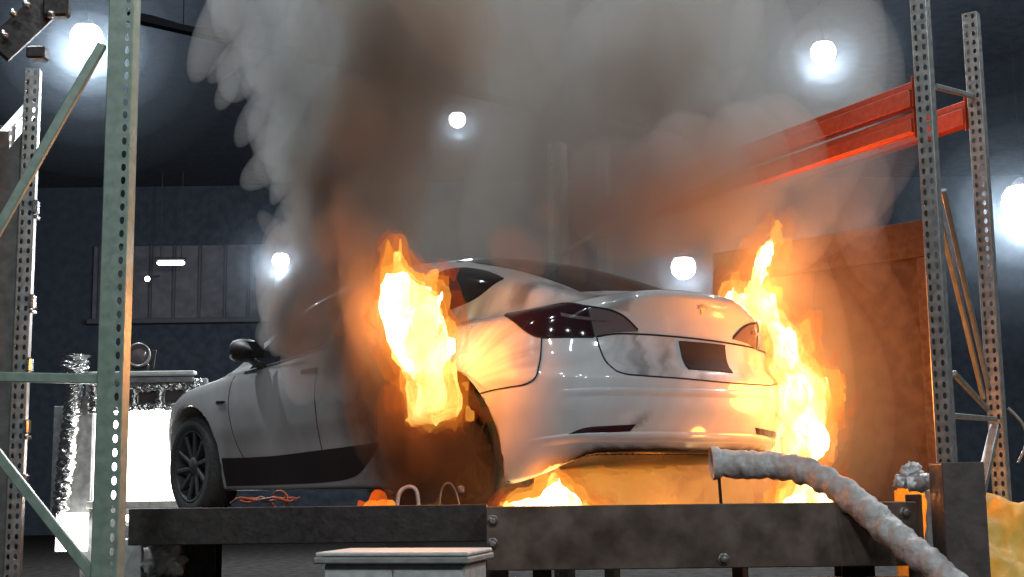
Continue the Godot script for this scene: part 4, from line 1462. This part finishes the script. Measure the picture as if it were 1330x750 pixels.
func fires():
	var B := func(u0, y0, z0, u1, y1, z1, r0, r1): return [Vector3(u0, y0, z0), Vector3(u1, y1, z1), r0, r1]
	var a := fire("left_flame", "tall white hot flame rising from the left rear wheel arch up the flank", [
		B.call(-0.39, 2.00, -6.62, -0.45, 2.30, -6.62, 0.095, 0.135),
		B.call(-0.45, 2.30, -6.62, -0.53, 2.54, -6.65, 0.135, 0.085),
		B.call(-0.53, 2.54, -6.65, -0.585, 2.76, -6.66, 0.075, 0.012),
		B.call(-0.58, 2.44, -6.62, -0.625, 2.64, -6.64, 0.05, 0.01),
		B.call(-0.44, 2.42, -6.62, -0.385, 2.60, -6.66, 0.07, 0.012),
		B.call(-0.38, 2.00, -6.60, -0.28, 1.93, -6.62, 0.07, 0.03),
		B.call(-0.40, 2.05, -6.60, -0.45, 1.90, -6.60, 0.08, 0.03),
		B.call(-0.33, 2.02, -6.60, -0.35, 1.90, -6.60, 0.05, 0.02)], layer_set(0.85))
	fire_light(a, Vector3(-0.48, 2.25, -6.30), 0.9, 0.16)
	fire_light(a, Vector3(-0.36, 2.15, -6.52), 0.30, 0.10)
	fire_light(a, Vector3(-0.64, 2.42, -6.62), 1.0, 0.10)
	var b := fire("right_flame", "broad white hot flame leaping beside the right rear corner of the car", [
		B.call(1.49, 1.78, -7.3, 1.50, 2.02, -7.3, 0.18, 0.20),
		B.call(1.51, 2.02, -7.3, 1.48, 2.32, -7.35, 0.18, 0.10),
		B.call(1.48, 2.30, -7.4, 1.38, 2.58, -7.5, 0.08, 0.075),
		B.call(1.38, 2.55, -7.5, 1.42, 2.82, -7.5, 0.07, 0.035),
		B.call(1.42, 2.82, -7.5, 1.50, 3.00, -7.5, 0.035, 0.012),
		B.call(1.55, 2.25, -7.3, 1.60, 2.42, -7.35, 0.06, 0.02),
		B.call(1.32, 2.48, -7.55, 1.27, 2.68, -7.6, 0.08, 0.03)], layer_set(1.1))
	fire_light(b, Vector3(1.52, 2.05, -6.95), 1.5, 0.2)
	fire_light(b, Vector3(1.42, 2.62, -7.35), 1.0, 0.10)
	var c := fire("low_flame", "bright low flame under the left corner of the rear bumper", [
		B.call(0.0, 1.44, -6.55, 0.22, 1.46, -6.58, 0.06, 0.10),
		B.call(0.20, 1.46, -6.58, 0.19, 1.60, -6.62, 0.10, 0.03),
		B.call(0.22, 1.44, -6.62, 0.45, 1.44, -6.7, 0.05, 0.03)], layer_set(0.6), 0.016)
	fire_light(c, Vector3(0.18, 1.56, -6.40), 0.20, 0.06)
	var d := fire("low_flame", "bright low flame under the duct at the right rear corner", [
		B.call(1.38, 1.46, -6.75, 1.56, 1.46, -6.8, 0.11, 0.10),
		B.call(1.44, 1.46, -6.75, 1.42, 1.62, -6.8, 0.11, 0.05)], layer_set(0.7), 0.018)
	fire_light(d, Vector3(1.45, 1.60, -6.6), 0.20, 0.06)
	var e := fire("floor_fire", "sheet of orange fire burning on the deck beneath the car tail", [
		B.call(0.35, 1.50, -7.0, 1.3, 1.50, -7.4, 0.13, 0.13),
		B.call(0.5, 1.56, -7.3, 1.2, 1.56, -7.6, 0.13, 0.13),
		B.call(-0.3, 1.46, -7.2, 0.4, 1.48, -7.2, 0.05, 0.10)], [[0.06, 0.09, ORANGE, 0.55, 0.35], [0.03, 0.10, AMBER, 0.75, 0.35], [-0.03, 0.10, AMBER, 1.2, 0.45]], 0.03)
	fire_light(e, Vector3(0.75, 1.432, -7.0), 0.14, 0.03)
	var g := fire("ember_flame", "small orange ember flames on the deck behind the front sill", [
		B.call(-0.72, 1.45, -6.75, -0.66, 1.47, -6.75, 0.03, 0.025),
		B.call(-0.66, 1.46, -6.75, -0.66, 1.53, -6.75, 0.03, 0.01)], [[0.01, 0.05, RED, 1.0, 0.4], [-0.005, 0.04, ORANGE, 2.0, 0.6]], 0.012)


# ---------------------------------------------------------------- smoke
func puffs(t: Node3D, line: Array, count: int, spread: float, density: float, color: Color, sd: int, buds := 0):
	# line: [centre, radius]; ellipsoids of thin smoke strewn along it
	var r := RandomNumberGenerator.new()
	r.seed = sd
	var fm := FogMaterial.new()
	fm.resource_name = "smoke"
	fm.albedo = color.linear_to_srgb()
	fm.density = density
	fm.edge_fade = 0.3
	for i in count:
		var u := (i + r.randf()) / count * (line.size() - 1)
		var k := mini(int(u), line.size() - 2)
		var f := u - k
		var c: Vector3 = line[k][0].lerp(line[k + 1][0], f)
		var rad: float = lerpf(line[k][1], line[k + 1][1], f)
		var o := Vector3(r.randfn(), r.randfn(), r.randfn()).limit_length(1.6) * rad * spread
		var v := FogVolume.new()
		v.name = numbered("smoke_puff", t)
		v.shape = RenderingServer.FOG_VOLUME_SHAPE_ELLIPSOID
		var s := rad * lerpf(0.45, 1.15, pow(r.randf(), 1.5))
		v.size = Vector3(s * r.randf_range(0.45, 0.9), s * r.randf_range(1.0, 2.3), s * r.randf_range(0.6, 1.2)) * 2.0
		v.position = c + o
		v.rotation = Vector3(r.randf_range(-0.7, 0.7), r.randf() * TAU, r.randf_range(-0.7, 0.7))
		v.material = fm
		t.add_child(v, true)
		for q in buds:   # small billows on the rim of the larger one
			var w := FogVolume.new()
			w.name = numbered("smoke_billow", t)
			w.shape = RenderingServer.FOG_VOLUME_SHAPE_ELLIPSOID
			w.size = v.size * r.randf_range(0.28, 0.5)
			w.position = c + o + v.basis * (Vector3(r.randfn(), r.randfn(), r.randfn()).normalized() * v.size * 0.43)
			w.rotation = Vector3(r.randf() * TAU, r.randf() * TAU, 0)
			w.material = fm
			t.add_child(w, true)


func bank(t: Node3D, c: Vector3, size: Vector3, density: float, color: Color, lean: float):
	# one large soft body of smoke
	var fm := FogMaterial.new()
	fm.resource_name = "smoke"
	fm.albedo = color.linear_to_srgb()
	fm.density = density
	var v := FogVolume.new()
	v.name = numbered("smoke_bank", t)
	v.shape = RenderingServer.FOG_VOLUME_SHAPE_ELLIPSOID
	v.size = size
	v.position = c
	v.rotation = Vector3(0, 0, lean)
	v.material = fm
	t.add_child(v, true)


func smoke():
	var a := thing("smoke_column", "tall grey brown smoke column rising from the left rear wheel", "smoke")
	a.set_meta("kind", "stuff")
	var grey := Color(0.62, 0.55, 0.48)
	var pale := Color(0.80, 0.78, 0.75)
	var brown := Color(0.50, 0.38, 0.28)
	for q in [[Vector3(-0.50, 4.3, -7.7), Vector3(1.7, 3.4, 1.4), 0.40, 0.1], [Vector3(-0.15, 3.6, -8.0), Vector3(1.6, 2.7, 1.4), 0.35, -0.15], [Vector3(0.40, 4.5, -8.2), Vector3(2.4, 3.2, 1.6), 0.30, 0.2],
			[Vector3(0.1, 2.85, -8.3), Vector3(2.0, 1.2, 1.2), 0.35, 0.1], [Vector3(-0.85, 3.4, -7.3), Vector3(0.8, 2.6, 0.8), 0.6, 0.1]]:
		bank(a, q[0], q[1], q[2], grey, q[3])
	for q in [[Vector3(-1.02, 2.50, -7.35), Vector3(0.55, 0.72, 0.4), 2.2, 0.3], [Vector3(-1.20, 2.52, -7.3), Vector3(0.28, 0.5, 0.3), 2.5, -0.2], [Vector3(-0.85, 2.45, -7.2), Vector3(0.4, 0.6, 0.3), 2.0, 0.1]]:
		bank(a, q[0], q[1], q[2], pale, q[3])
	for q in [[Vector3(-0.72, 2.62, -6.92), Vector3(0.52, 1.4, 0.46), 1.3, 0.12], [Vector3(-0.70, 3.3, -7.0), Vector3(0.58, 1.7, 0.5), 1.2, -0.05], [Vector3(-0.55, 4.1, -7.1), Vector3(0.70, 1.9, 0.6), 1.1, -0.2],
			[Vector3(-0.64, 2.28, -6.78), Vector3(0.40, 0.9, 0.36), 1.8, 0.2], [Vector3(-0.40, 3.8, -7.15), Vector3(0.55, 1.6, 0.5), 0.8, -0.3]]:
		bank(a, q[0], q[1], q[2], brown, q[3])
	bank(a, Vector3(-0.64, 2.02, -6.82), Vector3(0.46, 0.95, 0.30), 2.2, Color(0.34, 0.23, 0.15), 0.15)
	puffs(a, [[Vector3(-0.66, 2.5, -6.8), 0.18], [Vector3(-0.78, 3.0, -6.9), 0.26], [Vector3(-0.62, 3.6, -7.0), 0.32], [Vector3(-0.5, 4.2, -7.1), 0.38]], 14, 0.7, 1.0, brown, 71)
	puffs(a, [[Vector3(-1.14, 2.38, -7.4), 0.15], [Vector3(-1.22, 2.56, -7.3), 0.19], [Vector3(-1.06, 2.74, -7.2), 0.20]], 16, 0.55, 2.4, pale, 3)
	puffs(a, [[Vector3(-0.92, 2.36, -7.3), 0.18], [Vector3(-0.90, 2.65, -7.3), 0.22]], 6, 0.6, 2.6, pale, 4)
	puffs(a, [[Vector3(-1.02, 2.75, -7.2), 0.20], [Vector3(-1.00, 3.15, -7.3), 0.22], [Vector3(-1.10, 3.6, -7.4), 0.25], [Vector3(-1.32, 4.3, -7.5), 0.32]], 40, 0.6, 0.9, Color(0.74, 0.73, 0.71), 9)
	puffs(a, [[Vector3(-1.28, 2.45, -7.3), 0.09], [Vector3(-1.16, 2.85, -7.2), 0.10], [Vector3(-1.18, 3.25, -7.3), 0.12], [Vector3(-1.35, 3.7, -7.4), 0.13], [Vector3(-1.62, 4.2, -7.4), 0.16]], 44, 0.9, 1.6, Color(0.74, 0.73, 0.71), 83)
	puffs(a, [[Vector3(0.02, 2.55, -6.55), 0.10], [Vector3(0.18, 2.72, -6.7), 0.14], [Vector3(0.30, 2.95, -6.9), 0.2]], 6, 0.6, 1.1, Color(0.55, 0.44, 0.36), 61)
	var b := thing("smoke_cloud", "pinkish smoke cloud drifting over the trunk from the right flame", "smoke")
	b.set_meta("kind", "stuff")
	for q in [[Vector3(0.65, 3.5, -8.4), Vector3(1.8, 2.2, 1.3), 0.32, 0.2], [Vector3(1.35, 4.1, -8.2), Vector3(2.0, 2.8, 1.4), 0.34, -0.2], [Vector3(1.05, 3.05, -7.9), Vector3(1.6, 1.3, 1.1), 0.55, 0.3], [Vector3(1.85, 3.6, -7.8), Vector3(0.9, 1.8, 0.8), 0.4, -0.3]]:
		bank(b, q[0], q[1], q[2], grey, q[3])
	for q in [[Vector3(1.42, 3.30, -6.75), Vector3(0.36, 0.55, 0.4), 1.3, 0.5], [Vector3(1.22, 3.22, -6.8), Vector3(0.45, 0.62, 0.45), 1.6, 0.2], [Vector3(1.02, 3.18, -6.95), Vector3(0.50, 0.75, 0.5), 1.5, 0.6], [Vector3(0.82, 3.10, -7.1), Vector3(0.55, 0.70, 0.5), 1.5, 0.1], [Vector3(0.60, 3.12, -7.3), Vector3(0.6, 0.75, 0.6), 1.2, 0.4]]:
		bank(b, q[0], q[1], q[2], Color(0.74, 0.67, 0.62), q[3])
	puffs(b, [[Vector3(0.75, 2.75, -7.8), 0.28], [Vector3(1.05, 2.95, -7.7), 0.32], [Vector3(1.25, 3.1, -7.5), 0.28], [Vector3(1.1, 3.5, -7.4), 0.4]], 14, 0.6, 0.7, pale, 53)
	puffs(b, [[Vector3(1.72, 2.8, -7.3), 0.18], [Vector3(1.80, 3.15, -7.2), 0.22], [Vector3(1.7, 3.5, -7.3), 0.32]], 8, 0.5, 0.5, Color(0.72, 0.66, 0.64), 29)
	puffs(b, [[Vector3(-0.1, 3.3, -7.9), 0.30], [Vector3(0.5, 3.7, -7.9), 0.36], [Vector3(1.2, 4.1, -7.9), 0.42]], 14, 0.9, 0.55, pale, 77)
	puffs(b, [[Vector3(0.3, 3.0, -7.6), 0.24], [Vector3(0.9, 3.6, -7.5), 0.30], [Vector3(1.5, 4.1, -7.6), 0.36]], 12, 0.9, 0.8, Color(0.46, 0.35, 0.27), 79)
	var c := thing("smoke_veil", "thick brown smoke hanging round the left rear wheel arch", "smoke")
	c.set_meta("kind", "stuff")
	for q in [[Vector3(-0.34, 1.66, -6.60), Vector3(0.50, 0.62, 0.30), 4.5, 0.2], [Vector3(-0.48, 1.88, -6.62), Vector3(0.42, 0.55, 0.30), 3.5, 0.1]]:
		bank(c, q[0], q[1], q[2], Color(0.24, 0.14, 0.08), q[3])
	puffs(c, [[Vector3(-0.38, 1.58, -6.55), 0.20], [Vector3(-0.42, 1.78, -6.55), 0.20], [Vector3(-0.62, 2.1, -6.6), 0.18]], 8, 0.5, 1.6, Color(0.30, 0.19, 0.12), 31)
	var e := thing("fire_smoke", "thin glowing smoke wrapped round both flames", "smoke")
	e.set_meta("kind", "stuff")
	for q in [[Vector3(1.5, 2.1, -7.2), Vector3(1.4, 1.9, 0.7), 0.14, 0.0], [Vector3(1.52, 2.0, -7.2), Vector3(1.0, 1.5, 0.6), 0.20, 0.1], [Vector3(1.45, 2.4, -7.25), Vector3(0.7, 1.7, 0.5), 0.35, 0.2], [Vector3(-0.60, 2.45, -6.72), Vector3(0.5, 1.0, 0.3), 0.8, 0.3], [Vector3(0.75, 1.54, -7.0), Vector3(1.7, 0.36, 0.8), 1.2, 0.0]]:
		bank(e, q[0], q[1], q[2], Color(0.95, 0.90, 0.85), q[3])
	# smoke that has spread thinly under the roof round the far lamps
	var d := thing("smoke_layer", "thin smoke haze spread through the far hall round the lamps", "smoke")
	d.set_meta("kind", "stuff")
	var banks := []
	for k in [[Vector3(-7.15, 9.1, -22.0), 1.0], [Vector3(5.5, 9.0, -22.8), 0.9], [Vector3(8.5, 6.1, -22.0), 1.15], [Vector3(3.86, 6.4, -30.0), 1.0], [Vector3(-1.08, 9.1, -27.0), 0.7], [Vector3(-5.2, 6.7, -30.0), 0.7]]:
		for w in [[4.0, 0.0006], [3.1, 0.0010], [2.3, 0.0020], [1.6, 0.0045], [1.05, 0.012]]:
			banks.append([k[0] + Vector3(0.1, -0.1, 0.2) * w[0] * 0.3, Vector3(1.1, 0.95, 1.0) * w[0] * k[1] * 1.15, w[1]])
	for q in banks:
		var v := FogVolume.new()
		v.name = numbered("smoke_puff", d)
		v.shape = RenderingServer.FOG_VOLUME_SHAPE_ELLIPSOID
		v.size = q[1]
		v.position = q[0]
		var fm := FogMaterial.new()
		fm.resource_name = "haze"
		fm.albedo = Color(0.86, 0.93, 1.0)
		fm.density = q[2]
		v.material = fm
		d.add_child(v, true)
